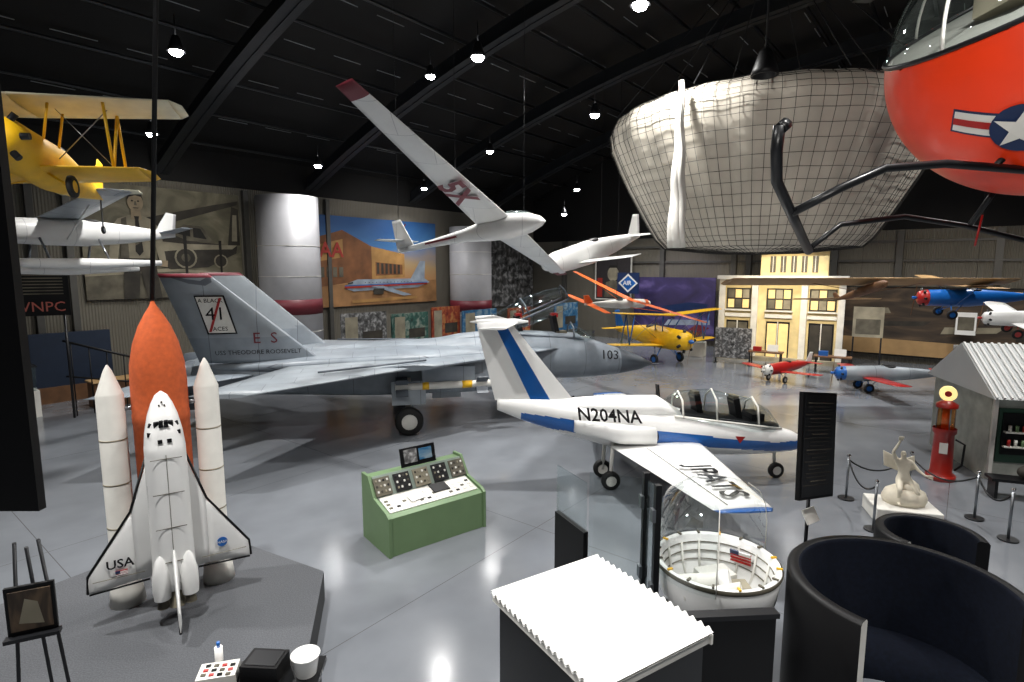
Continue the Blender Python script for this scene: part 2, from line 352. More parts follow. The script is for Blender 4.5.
# ------------------------------------------------------------------ exhibits along the left wall
def panel(name,x,y,z,w,h,col,rz,shapes=(),legs=True):
    p=B(name); p.box((0,0,z+h/2),(w,.08,h),col)
    if legs:
        for sx in(-1,1): p.box((sx*(w/2-.06),.02,(z+h)/2),(.07,.07,z+h),DST); p.box((sx*(w/2-.06),0,.02),(.08,.5,.04),DST)
    for i,(m,pts) in enumerate(shapes): p.poly([((u-.5)*w,-.045-.003*i,z+v*h) for u,v in pts],m)
    return p.done((x,y,0),(0,0,rz))
pb=photo_mat('poster_blue',[(.3,'#173e6a'),(.5,'#306a91'),(.7,'#8fa0a8')],5)
pr=photo_mat('poster_red',[(.3,'#5e1811'),(.5,'#913a22'),(.7,'#b58249')],6)
pg=photo_mat('poster_green',[(.3,'#192f2a'),(.5,'#315c53'),(.7,'#9aa094')],6)
for i,(a,b,w,h,m) in enumerate([(17.5,-23.5,2.6,1.9,bw),(20.5,-23.5,2.6,1.7,pg),(23.2,-23.5,2.2,1.9,pr),(25.8,-23.2,3.2,1.6,pb),(28.8,-22.5,2.4,1.6,pr),(32,-21,2.4,1.8,pb)]):
    x,y=AB(a,b); panel('exhibit_panel',x,y,.9,w,h,m,ANG+random.uniform(-8,8),[(S2,[(.08,.1),(.35,.1),(.35,.9),(.08,.9)]),(S1,[(.45,.2),(.9,.2),(.9,.5),(.45,.5)])])
x,y=AB(4.0,-26.5); bx=B('blue_wall_panel'); bx.box((0,0,1.3),(7,.2,2.6),mat('wall_blue','#16253a',.6)); bx.box((0,-.12,.3),(7,.1,.6),BROWN); bx.done((x,y,0),(0,0,ANG))
cn=B('low_wood_counter'); cn.box((0,0,.45),(3.6,.8,.9),BROWN); cn.box((0,0,.94),(3.7,.9,.06),TAN); x,y=AB(8,-24.4); cn.done((x,y,0),(0,0,ANG),bevel=.02)
rl=B('black_stair_rail'); 
for k in range(9): rl.cyl((.5*k-2,0,0),(.5*k-2,0,2.5-.2*k),.02,BLK,n=6)
rl.tube([(-2.2,0,2.6),(2.2,0,.84)],.04,BLK); rl.tube([(-2.2,0,1.4),(2.2,0,.3)],.03,BLK); x,y=AB(7.5,-23.4); rl.done((x,y,0),(0,0,ANG))
pe=B('glass_display_case'); pe.box((0,0,.45),(1.2,.7,.9),OFFW); pe.box((0,0,1.3),(1.1,.6,.8),GL); pe.box((0,0,1.72),(1.2,.7,.05),DST); pe.box((0,0,1.0),(.5,.2,.2),RED); pe.done((-16.6,18.6,0),(0,0,ANG))
sn=B('exhibit_title_sign'); sn.box((0,0,4.35),(1.6,.1,1.75),BLK); 
for i in range(9): sn.box((0,-.055,4.98-.1*i),(1.3,.01,.035),S3)
sn.text('WNPC',(0,-.06,3.75),(1,0,0),(0,0,1),.45,mat('sign_red','#a0564a',.6)); 
for sx in(-.6,.6): sn.cyl((sx,.1,0),(sx,.1,3.5),.04,DST)
sn.done((-15.2,18.3,0),(0,0,30))
# ------------------------------------------------------------------ swing-wing fighter jet
def fighter():
    g=B('swing_wing_fighter_jet')
    fr=lambda c: GREY2 if c.x>6.6 else GREY
    g.fus([(8.0,0,1.5,.03,.03),(7.5,0,1.55,.22,.24),(6.6,0,1.66,.42,.48),(5.6,0,1.8,.54,.68),(4.4,0,1.94,.6,.82),(3,0,2.02,.62,.84),(1.5,0,2.12,.66,.7),(0,0,2.15,.8,.52),(-3,0,2.15,.8,.4),(-6,0,2.1,.6,.3),(-7.6,0,2.05,.35,.12)],GREY,mf=fr,n=32)
    g.cyl((7.95,0,1.5),(8.45,0,1.48),.02,STEEL,n=8)
    g.fus([(3.4,0,2.25,.7,.06,3),(1,0,2.25,1.6,.22,3),(-1,0,2.25,2.0,.28,3),(-4,0,2.2,2.0,.25,3),(-7.4,0,2.1,1.5,.1,3)],GREY)
    for s in(-1,1):
        g.fus([(2.9,s*1.25,1.75,.42,.55,6),(1,s*1.3,1.7,.48,.58,6),(-2,s*1.3,1.7,.52,.56,4),(-5,s*1.25,1.8,.52,.52,2.4),(-7,s*1.2,1.85,.5,.5)],GREY)
        g.box((2.92,s*1.25,1.75),(.04,.7,.95),BLK)
        g.cyl((-6.9,s*1.2,1.85),(-8,s*1.2,1.87),.5,GREY2,r1=.38,n=24); g.cyl((-7.98,s*1.2,1.87),(-8.02,s*1.2,1.87),.35,BLK,n=24)
        g.wing((4.2,s*.55,2.25),(-1.5,s*.9,2.25),(-.3,s*3.0,2.2),(-2.2,s*3.0,2.2),.22,.2,GREY)
        g.wing((.4,s*2.2,2.2),(-4.2,s*1.7,2.2),(-4.8,s*5.2,2.08),(-6.1,s*5.0,2.08),.26,.12,GREY3,mf=None)
        g.wing((-5.3,s*1.7,1.95),(-7.9,s*1.6,1.95),(-7.9,s*4.0,1.9),(-8.7,s*3.9,1.9),.16,.05,GREY)
        g.tube([(-.5,s*2.6,2.34),(-3.4,s*3.6,2.28)],.03,GREY2,n=5)
        fm=lambda c: MAR if c.z>4.72 else (GREY3 if c.z>3.0 else GREY)
        g.wing((-3.5,s*1.5,2.3),(-6.8,s*1.5,2.3),(-6.35,s*1.85,4.85),(-7.6,s*1.85,4.85),.2,.08,GREY3,seg=24,mf=fm)
        g.wing((-6.2,s*1.3,1.5),(-7.2,s*1.3,1.5),(-6.7,s*1.45,.95),(-7.3,s*1.45,.95),.08,.04,GREY2)
        g.wheel((-1.0,s*2.15,.43),.43,.3,m=RUB,hub=OFFW); g.cyl((-1.0,s*1.95,.43),(-1.0,s*1.85,1.7),.09,OFFW,n=10); g.cyl((-1.0,s*1.9,.9),(0,s*1.5,1.6),.05,OFFW,n=8)
        g.box((-1.0,s*2.2,1.3),(1.0,.05,.7),GREY3); g.box((.2,s*1.5,1.2),(.9,.05,.5),GREY3)
        g.cyl((1.8,s*2.2,1.5),(-1.4,s*2.2,1.5),.11,OFFW,n=12); g.cyl((1.8,s*2.2,1.5),(2.15,s*2.2,1.5),.11,YEL,r1=.02,n=12)
        g.cyl((.9,s*2.2,1.5),(.6,s*2.2,1.5),.115,YEL,n=12); g.cyl((-.4,s*2.2,1.5),(-.6,s*2.2,1.5),.115,YEL,n=12); g.box((.2,s*2.15,1.8),(1.6,.1,.5),GREY)
        for x in(1.2,-1.2):
            g.box((x,s*2.2,1.5),(.35,.7,.02),GREY2,(45,0,0)); g.box((x,s*2.2,1.5),(.35,.02,.7),GREY2,(45,0,0))
    g.cyl((3.2,0,1.5),(3.2,0,.3),.08,OFFW,n=10); 
    for s in(-1,1): g.wheel((3.2,s*.18,.28),.28,.16,hub=OFFW)
    g.box((3.7,.3,1.1),(.9,.03,.45),GREY3); g.box((3.7,-.3,1.1),(.9,.03,.45),GREY3)
    g.fus([(5.5,0,2.35,.1,.03),(5.0,0,2.6,.38,.12),(2.2,0,2.8,.4,.12),(.8,0,2.65,.35,.15),(-1.5,0,2.35,.2,.05)],GREY)
    for x in(4.2,2.9):
        g.box((x,0,3.0),(.16,.4,.75),BLK,(0,-12,0)); g.box((x+.2,0,2.75),(.4,.4,.12),S3); g.box((x-.02,0,3.37),(.2,.3,.14),RED)
    g.fus([(5.75,0,2.35,.03,.03),(5.3,0,2.5,.33,.3),(4.8,0,2.62,.4,.48)],GL,caps=False)
    g.tube([(4.8,-.4,2.6),(4.8,-.3,2.95),(4.8,0,3.1),(4.8,.3,2.95),(4.8,.4,2.6)],.03,GREY2)
    g.T=Matrix.Translation((1.7,0,2.8))@Matrix.Rotation(R(-22),4,'Y')
    g.fus([(0,0,0,.3,.12),(.5,0,.05,.4,.4),(1.6,0,.1,.43,.5),(2.6,0,.05,.42,.48),(3.1,0,0,.4,.42)],GL,caps=False)
    for x,h in((.5,.42),(1.6,.55),(3.1,.42)): g.tube([(x,-.42,0),(x,-.34,h*.7),(x,0,h+.05),(x,.34,h*.7),(x,.42,0)],.03,GREY2)
    for s in(-1,1): g.tube([(0,s*.3,0),(.5,s*.42,-.02),(3.1,s*.42,-.02)],.035,GREY2)
    g.T=Matrix.Identity(4)
    def F(x,z,o=0): return (x,-1.5-(z-2.3)*.137-.09-o,z)
    xd=(1,0,0);yd=(0,-.134,.99)
    g.poly([F(-6.75,4.25),F(-5.98,4.25),F(-5.72,3.15),F(-6.5,3.15)],BLK)
    g.poly([F(-6.71,4.21,.01),F(-6.02,4.21,.01),F(-5.77,3.19,.01),F(-6.46,3.19,.01)],OFFW)
    g.text('41',F(-6.24,3.72,.02),xd,yd,.52,BLK); g.text('A BLACK',F(-6.34,4.1,.02),xd,yd,.16,BLK); g.text('ACES',F(-6.15,3.3,.02),xd,yd,.17,BLK)
    g.poly([F(-6.45,3.22,.02),F(-6.38,3.22,.02),F(-6.05,4.18,.02),F(-6.12,4.18,.02)],RED)
    g.text('E  S',F(-5.0,3.0,.02),xd,yd,.45,MAR); g.text('USS THEODORE ROOSEVELT',F(-5.2,2.6,.02),xd,yd,.18,BLK)
    g.text('103',(6.1,-.52,1.95),(1,-.1,-.05),(0,.15,1),.45,BLK)
    g.poly([(1.9,-1.69,2.0),(2.4,-1.69,2.0),(2.4,-1.69,1.9),(1.9,-1.69,1.9)],RED)
    g.done((-2.6,19.0,0),(0,0,13))
fighter()
# ------------------------------------------------------------------ trainer jet
def trainer():
    g=B('white_trainer_jet')
    def mf(c):
        zc=.93+(3.2-c.x)*.135
        if c.x<2.9 and c.x>-3.2 and -.27*(1-.05*c.x)<(c.z-zc)<-.0: return BLUE
        if c.x>=2.9 and c.z<.98 and c.z>.74: return BLUE
        return WHITE
    st=[(3.75,0,.84,.03,.03),(3.65,0,.86,.12,.12),(3.3,0,.92,.25,.25),(2.6,0,1.0,.38,.37),(1.8,0,1.08,.46,.45),(.8,0,1.2,.5,.52),(-.2,0,1.32,.52,.56),(-1.2,0,1.46,.46,.52),(-2.2,0,1.64,.33,.4),(-3.1,0,1.82,.2,.26),(-3.7,0,1.95,.1,.13)]
    d=[]
    for i in range(len(st)-1):
        for k in range(8):
            f=k/8; d.append(tuple(st[i][j]*(1-f)+st[i+1][j]*f for j in range(5)))
    d.append(st[-1]); g.fus(d,WHITE,n=96,mf=mf)
    g.fus([(.5,0,1.66,.3,.1),(.0,0,1.82,.38,.26),(-1.2,0,1.82,.36,.28),(-2.2,0,1.85,.22,.2),(-3,0,1.92,.08,.08)],WHITE)
    for s in(-1,1):
        g.fus([(-.2,s*.58,1.28,.12,.2),(-1.0,s*.54,1.34,.16,.22),(-2.0,s*.36,1.5,.08,.14)],WHITE); g.cyl((-.16,s*.58,1.28),(-.21,s*.58,1.28),.1,BLK,n=16)
        g.wing((.95,s*.3,1.02),(-1.2,s*.3,1.02),(.5,s*4.2,1.16),(-.5,s*4.2,1.16),.24,.08,WHITE)
        g.wing((.5,s*4.2,1.16),(-.5,s*4.2,1.16),(.4,s*4.36,1.18),(-.45,s*4.36,1.18),.08,.03,BLUE,seg=2)
        g.tube([(-.5,s*.9,1.125),(-.22,s*4.1,1.2)],.008,S3,n=4)
        g.wheel((-1.15,s*.4,.22),.22,.14,hub=OFFW); g.cyl((-1.15,s*.37,.22),(-1.1,s*.35,1.1),.045,OFFW,n=8)
    P0=[(-1.9,0,1.95),(-2.45,0,1.95),(-2.9,0,1.95),(-3.75,0,2.05)]
    P1=[(-3.35,0,3.75),(-3.5,0,3.75),(-3.75,0,3.75),(-4.15,0,3.75)]
    for i,m in enumerate([WHITE,BLUE,WHITE]):
        a,b,c2,d2=P0[i],P0[i+1],P1[i],P1[i+1]
        th=[.02,.14,.14,.03];tt=[.02,.07,.07,.02]
        rings=[[(a[0],-th[i]/2,a[2]),(b[0],-th[i+1]/2,b[2]),(b[0],th[i+1]/2,b[2]),(a[0],th[i]/2,a[2])],
               [(c2[0],-tt[i]/2,c2[2]),(d2[0],-tt[i+1]/2,d2[2]),(d2[0],tt[i+1]/2,d2[2]),(c2[0],tt[i]/2,c2[2])]]
        g.loft(rings,m,smooth=False)
    g.fus([(-3.0,0,3.82,.02,.02),(-3.3,0,3.82,.07,.07),(-4.1,0,3.82,.05,.05),(-4.3,0,3.82,.01,.01)],WHITE)
    for s in(-1,1):
        g.wing((-3.2,0,3.8),(-4.15,0,3.8),(-3.6,s*1.5,3.82),(-4.15,s*1.5,3.82),.12,.05,WHITE)
    g.fus([(2.95,0,1.3,.1,.05),(2.6,0,1.38,.3,.06),(.6,0,1.68,.34,.08),(.3,0,1.7,.2,.05)],BLK2)
    g.fus([(3.05,0,1.2,.05,.05),(2.7,0,1.33,.3,.36),(2.2,0,1.42,.38,.58),(1.2,0,1.55,.4,.66),(.5,0,1.66,.36,.52),(.15,0,1.7,.25,.25)],GL,caps=False)
    for x,z,h in((2.3,1.42,.58),(1.3,1.55,.66),(.5,1.65,.52)):
        g.tube([(x,-.39,z),(x,-.3,z+h*.7),(x,0,z+h),(x,.3,z+h*.7),(x,.39,z)],.022,OFFW)
    for s in(-1,1): g.tube([(3.0,s*.12,1.25),(2.3,s*.4,1.4),(.3,s*.38,1.68)],.025,OFFW)
    for x,z in((1.9,1.55),(.95,1.68)): g.box((x,0,z+.15),(.14,.36,.6),BLK,(0,-12,0)); g.box((x-.05,0,z+.42),(.14,.24,.16),S3)
    g.box((2.35,0,1.55),(.3,.5,.18),BLK)
    g.tube([(.2,.3,1.75),(.15,.35,2.25),(.05,.2,2.3),(.1,.2,1.8)],.025,BLK)
    g.wheel((3.0,0,.19),.19,.12,hub=OFFW); g.cyl((3.0,.08,.19),(2.95,.05,.8),.04,OFFW,n=8)
    g.text('N204NA',(-1.25,-.56,1.76),(1,0.1,-.1),(-.1,.3,1),.4,BLK,bold=.02)
    g.text('N204NA',(-1.25,.56,1.76),(-1,0.1,.1),(.1,-.3,1),.4,BLK,bold=.02)
    g.text('JPATS',(.05,-3.05,1.215),(.0,-1,.02),(1,.0,0),.66,BLK,bold=.02)
    g.poly([(1.7,-.475,1.2),(1.95,-.465,1.18),(1.82,-.475,1.03)],RED)
    g.done((3.35,12.9,0),(0,0,5))
trainer()
# ------------------------------------------------------------------ space shuttle display
def shuttle():
    p=B('display_platform')
    pts=[(-4.5,9.0),(-2.85,8.1),(-2.4,6.1),(-3.0,5.45),(-6.3,5.3),(-7.4,6.6),(-6.3,8.3)]
    p.loft([[(x,y,0) for x,y in pts],[(x,y,.43) for x,y in pts]],CARPETS,smooth=False)
    p.loft([[(x,y,.43) for x,y in pts],[(x,y,.45) for x,y in pts]],CARPET,smooth=False)
    p.done()
    g=B('space_shuttle_model')
    g.lathe([(r*.87,z) for r,z in [(.02,4.12),(.05,4.05),(.12,3.95),(.22,3.78),(.31,3.55),(.37,3.28),(.385,3.0),(.385,2.62),(.392,2.6),(.392,2.5),(.385,2.48),(.385,.75),(.34,.58),(.22,.47),(.02,.42)]],(0,0,0),ORG,n=48)
    for s in(-1,1):
        x=s*.56
        g.lathe([(.01,3.3),(.05,3.22),(.15,2.92),(.158,2.9),(.158,.3),(.19,.22),(.215,.0),(.17,0)],(x,.02,0),OFFW,n=32)
        for z in (2.3,1.7,1.1,.55): g.cyl((x,.02,z),(x,.02,z+.02),.1605,S2,n=32)
        g.cyl((s*.3,0,2.7),(x-s*.14,0,2.7),.03,STEEL,n=8); g.cyl((s*.3,0,.8),(x-s*.14,0,.8),.03,STEEL,n=8)
    g.cyl((0,0,0),(0,0,.5),.1,DST,n=12)
    def body(c):
        if c.y>-.52: return BLK
        return WHITE
    st=[(3.0,-.6,.01,.01),(2.95,-.6,.07,.06),(2.85,-.61,.12,.11),(2.7,-.63,.17,.17),(2.5,-.66,.21,.215),(2.3,-.68,.23,.245),(2.0,-.68,.235,.25),(1.0,-.68,.24,.25),(.55,-.68,.25,.25),(.42,-.68,.23,.23)]
    rings=[]
    for i in range(len(st)-1):
        for k in range(6):
            f=k/6; z,yc,hw,hh=[st[i][j]*(1-f)+st[i+1][j]*f for j in range(4)]
            rings.append([(hw*math.copysign(abs(math.cos(t))**.8,math.cos(t)),yc+hh*math.copysign(abs(math.sin(t))**.8,math.sin(t)),z) for t in [2*math.pi*q/36 for q in range(36)]])
    g.loft(rings,WHITE,mf=body)
    for sx,w in((-.14,.045),(-.08,.05),(-.027,.045),(.027,.045),(.08,.05),(.14,.045)):
        yb=-.87+abs(sx)*.8
        g.box((sx,yb-.012,2.64-abs(sx)*.35),(w,.03,.09),BLK,(20,0,-sx*240))
    for sx in(-.05,.05): g.box((sx,-.905,2.42),(.05,.02,.045),BLK)
    for sx in(-.16,.16): g.box((sx,-.8,2.5),(.04,.06,.05),BLK)
    for sx,sz in((-.03,2.84),(.03,2.84),(0,2.88)): g.box((sx,-.72,sz),(.018,.04,.018),S1)
    for z in(2.2,1.75,1.3,.85): g.box((0,-.932,z),(.34,.006,.008),S3)
    g.box((0,-.933,1.5),(.006,.006,1.5),S3)
    for s in(-1,1):
        g.wing((s*.2,-.55,2.15),(s*.2,-.55,.55),(s*.42,-.55,1.45),(s*.42,-.55,.55),.07,.07,WHITE,seg=4)
        g.wing((s*.42,-.55,1.45),(s*.42,-.55,.55),(s*.92,-.56,.72),(s*.92,-.56,.5),.07,.03,WHITE,seg=6)
        g.tube([(s*.22,-.55,2.15),(s*.43,-.55,1.47),(s*.92,-.56,.74),(s*.935,-.56,.52)],.016,BLK,n=6)
        g.tube([(s*.28,-.55,.52),(s*.92,-.56,.5)],.013,BLK,n=6)
        g.box((s*.6,-.59,.66),(.55,.004,.008),S2)
        g.lathe([(.01,.95),(.06,.88),(.1,.7),(.105,.5),(.095,.38)],(s*.155,-.9,0),WHITE,n=20,caps=False)
        g.lathe([(.03,.4),(.05,.36),(.07,.26)],(s*.155,-.9,0),S3,n=20)
        g.lathe([(.05,.42),(.06,.36),(.1,.2)],(s*.12,-.64,0),S2,n=24)
    g.lathe([(.05,.44),(.06,.38),(.1,.22)],(0,-.83,0),S2,n=24)
    g.wing((0,-.9,1.05),(0,-.9,.5),(0,-1.45,.42),(0,-1.45,.15),.07,.04,WHITE)
    g.tube([(0,-.9,.5),(0,-1.45,.15)],.016,BLK,n=6)
    g.text('USA',(-.58,-.605,.84),(1,0,0),(0,0,1),.16,BLK,bold=.02)
    g.box((-.57,-.6,.72),(.13,.01,.065),RED); g.box((-.61,-.606,.735),(.05,.01,.035),NAVY)
    for i in range(3): g.box((-.57,-.606,.7+.018*i),(.13,.004,.008),WHITE)
    g.cyl((.58,-.595,.82),(.58,-.605,.82),.065,BLUE,n=24)
    g.text('NASA',(.58,-.61,.82),(1,0,0),(0,0,1),.05,WHITE)
    g.box((-.22,-.78,1.6),(.01,.02,.5),S1); 
    g.done((-4.8,7.6,.45),(0,0,33))
    h=B('hanging_support_pole'); h.cyl((0,0,4.58),(.95,0,14.9),.03,BLK,n=12); h.done((-4.8,7.6,0))
shuttle()
# ------------------------------------------------------------------ green control console
def console():
    g=B('green_control_console')
    W,D=2.05,1.1
    side=[(-D/2,0),(-D/2,.72),(-D/2+.1,.78),(.05,.9),(.28,1.25),(D/2,1.25),(D/2,0)]
    for a,b in((-W/2,-W/2+.06),(W/2-.06,W/2)):
        g.loft([[(a,y,z) for y,z in side],[(b,y,z) for y,z in side]],GREEN,smooth=False)
    inn=[(-D/2+.03,0),(-D/2+.03,.7),(-D/2+.12,.74),(.05,.86),(.28,1.2),(D/2-.02,1.2),(D/2-.02,0)]
    g.loft([[(-W/2+.06,y,z) for y,z in inn],[(W/2-.06,y,z) for y,z in inn]],GREEN,smooth=False)
    g.box((0,-.17,.815),(W-.2,.5,.02),OFFW,(14.5,0,0))
    PAN=mat('console_panel','#7d8a80',.5)
    g.box((0,.165,1.04),(W-.16,.42,.03),PAN,(57,0,0))
    for i in range(5):
        x=-.8+.4*i; g.box((x,.13,1.05),(.32,.34,.03),[S3,BLK2,S2,BLK2,S3][i],(57,0,0))
        for k in range(4):
            for q in range(3): g.box((x-.11+.073*k,.065+.055*q,.98+.085*q),(.035,.04,.02),[OFFW,S1,S2,OFFW,BLK][(i*2+k+q)%5],(57,0,0))
    for i in range(12):
        for k in range(3): g.box((-.85+.155*i,-.3+.1*k,.79+.027*k),(.07,.05,.02),[S3,BLK,OFFW,OFFW][(i*k+i)%4],(14.5,0,0))
    g.box((.25,-.1,.86),(.34,.26,.02),BLK,(14.5,0,0)); g.box((-.3,-.2,.84),(.3,.2,.015),WHITE,(14.5,0,8))
    g.box((.05,.35,1.41),(.75,.03,.36),BLK2,(-14,0,0))
    g.box((-.12,.325,1.43),(.28,.01,.26),bw,(-14,0,0)); g.box((.2,.325,1.43),(.28,.01,.22),pb,(-14,0,0))
    g.done((-1.65,10.35,0),(0,0,38),bevel=.008)
console()
# ------------------------------------------------------------------ generic light aircraft
def airplane(name,loc,rot,L,span,chord,cf,cw,ca,bi=False,wz=.35,gear=True,prop=True,eng=True,bulk=.1,sweep=0,low=False,tr=.8,gap=None,zg=None,floats=False,cowl=None,dih=.03,cwl=None,lspan=None):
    g=B(name); r=bulk*L; z0=zg if zg is not None else r*2.2; cowl=cowl or ca
    mf=lambda c: cowl if c.x>L*.33 else cf
    g.fus([(L*.48,0,z0,r*.35,r*.35),(L*.46,0,z0,r*.75,r*.75),(L*.4,0,z0,r*.85,r*.88),(L*.25,0,z0,r*.85,r*.95),(L*.05,0,z0+r*.05,r*.85,r*1.0),(-L*.2,0,z0+r*.1,r*.55,r*.7),(-L*.4,0,z0+r*.2,r*.22,r*.35),(-L*.5,0,z0+r*.25,r*.08,r*.2)],cf,mf=mf)
    if prop:
        g.ell((L*.5,0,z0),(r*.3,r*.18,r*.18),ca,nu=12,nv=8)
        for s in(-1,1):
            g.wing((L*.5,0,z0-.05),(L*.5,0,z0+.05),(L*.5,s*r*.4,z0+s*r*2.0-.03),(L*.5,s*r*.4,z0+s*r*2.0+.03),.05,.02,BROWN)
    elif not eng: g.ell((L*.48,0,z0),(r*.6,r*.5,r*.5),cf,nu=16,nv=10)
    if eng:
        for k in range(7):
            t=2*math.pi*k/7; g.cyl((L*.44,0,z0),(L*.44,math.cos(t)*r*1.05,z0+math.sin(t)*r*1.05),r*.13,DST,n=8)
    zs=[z0-r*.6, z0+(gap or r*2.1)] if bi else [z0-r*.5 if low else z0+r*wz*2.8]
    xw=L*.17
    for i,z in enumerate(zs):
        xo=xw+(.06*L if (bi and i) else 0); sp=lspan if (lspan and bi and i==0) else span; cc=(cwl or cw) if i==0 and bi else cw
        for s in(-1,1):
            g.wing((xo+chord/2,0,z),(xo-chord/2,0,z),(xo+chord/2*tr-sweep,s*sp/2,z+dih*sp),(xo-chord/2*tr-sweep,s*sp/2,z+dih*sp),chord*.12,chord*.08,cc)
            g.wing((xo+chord/2*tr-sweep,s*sp/2,z+dih*sp),(xo-chord/2*tr-sweep,s*sp/2,z+dih*sp),(xo+chord*.2-sweep,s*(sp/2+.15*chord),z+dih*sp),(xo-chord*.25-sweep,s*(sp/2+.15*chord),z+dih*sp),chord*.08,.02,cc,seg=2)
    if bi:
        for s in(-1,1):
            y=s*(lspan or span)*.38; dz=dih*span*.76
            a=[(xw+chord*.3,y,zs[0]+dz),(xw+.06*L+chord*.3,y,zs[1]+dz),(xw-chord*.3,y,zs[0]+dz),(xw+.06*L-chord*.3,y,zs[1]+dz)]
            for p,q in((0,1),(2,3),(0,3)): g.cyl(a[p],a[q],.035*L/6,ca,n=6)
            for dx in(.25,-.25): g.cyl((xw+chord*dx,s*r*.6,z0+r*.6),(xw+.06*L+chord*dx,s*r*1.1,zs[1]),.03*L/6,ca,n=6)
            g.cyl((xw,s*r*.8,z0),(xw+.06*L,y,zs[1]),.006*L/3,STEEL,n=4); g.cyl((xw,y,zs[0]),(xw+.06*L,s*r,zs[1]),.006*L/3,STEEL,n=4)
    elif not low:
        for s in(-1,1):
            g.cyl((xw,s*r*.7,z0-r*.6),(xw,s*span*.28,zs[0]+.01*span),.025*L/6,ca,n=6)
    for s in(-1,1):
        g.wing((-L*.38,0,z0+r*.35),(-L*.5,0,z0+r*.35),(-L*.42,s*span*.17,z0+r*.35),(-L*.5,s*span*.17,z0+r*.35),.05,.03,cw)
    g.wing((-L*.36,0,z0+r*.3),(-L*.5,0,z0+r*.2),(-L*.46,0,z0+r*2.1),(-L*.53,0,z0+r*2.0),.05,.03,ca)
    g.ell((L*.02,0,z0+r*.85),(L*.07,r*.5,r*.25),BLK,nu=16,nv=8)
    g.fus([(L*.1,0,z0+r*.8,r*.4,.02),(L*.07,0,z0+r*.85,r*.45,r*.5)],GL,caps=False)
    if gear:
        for s in(-1,1):
            wr=L*.045; g.wheel((xw+chord*.3,s*r*1.5,wr),wr,wr*.45,hub=ca)
            g.cyl((xw+chord*.3,s*r*1.4,wr),(xw+chord*.2,s*r*.5,z0-r*.6),.03*L/6,ca,n=6); g.cyl((xw+chord*.3,s*r*1.4,wr),(xw-chord*.3,s*r*.5,z0-r*.6),.02*L/6,ca,n=6)
        g.wheel((-L*.46,0,L*.02),L*.02,L*.01); g.cyl((-L*.46,0,L*.02),(-L*.46,0,z0),.02*L/6,STEEL,n=6)
    if floats:
        for s in(-1,1):
            g.fus([(L*.5,s*r*1.6,r*.7,.02,.02),(L*.42,s*r*1.6,r*.55,r*.3,r*.3),(L*.1,s*r*1.6,r*.5,r*.38,r*.4),(-L*.3,s*r*1.6,r*.6,r*.15,r*.2)],cf)
            for x in(.3,0): g.cyl((x*L,s*r*1.6,r*.8),(x*L,s*r*.6,z0-r*.5),.03,STEEL,n=6)
    return g.done(loc,rot)
airplane('yellow_biplane',(-9.5,12.2,6.15),(3,-8,-74),4.8,5.2,1.2,YEL,CREAM,YEL,bi=True,gap=.95,zg=.85,cwl=YEL,lspan=3.8,dih=-.005)
airplane('white_seaplane',(-11.5,16.0,4.85),(8,0,-118),4.6,5.6,1.0,WHP,GREY3,WHP,floats=True,gear=False,zg=1.1,bulk=.08)
airplane('yellow_floor_biplane',(7.6,31,0),(0,0,-62),6,6.8,1.1,YEL,YEL,BLUE,bi=True,cowl=YEL)
airplane('red_blue_racing_plane',(15.4,22.8,0),(0,0,172),4.4,5.0,.8,GREY3,RED,BLUE,low=True,bulk=.075,cowl=BLUE)
airplane('red_aerobatic_plane',(12.4,25.2,0),(0,0,-150),3.4,3.6,.65,RED,RED,OFFW,low=True,bulk=.08)
airplane('blue_high_wing_plane',(17.2,21.2,3.15),(-4,0,-192),4.0,5.2,.8,BLUE,TAN,BLUE,wz=.5,bulk=.085,cowl=RED)
airplane('tan_wooden_glider',(12.2,20.0,3.8),(0,-14,-92),3.2,9.4,1.15,BROWN,TAN,BROWN,wz=.6,bulk=.05,gear=False,prop=False,eng=False,dih=0,tr=.95)
airplane('white_red_sport_plane',(15.6,16.6,3.0),(-10,0,160),3.2,4.2,.7,WHP,WHP,RED,low=True,bulk=.075,cowl=WHP)
airplane('orange_wing_ultralight',(3.85,21,3.3),(12,0,28),3.0,7.4,.34,OFFW,ORANGE,ORANGE,bulk=.06,gear=False,prop=False,eng=False,tr=.6)
airplane('white_canard_plane',(3.1,20.2,4.7),(0,14,210),4.2,5.6,.6,WHP,WHP,WHP,low=True,bulk=.1,gear=False,prop=False,eng=False)
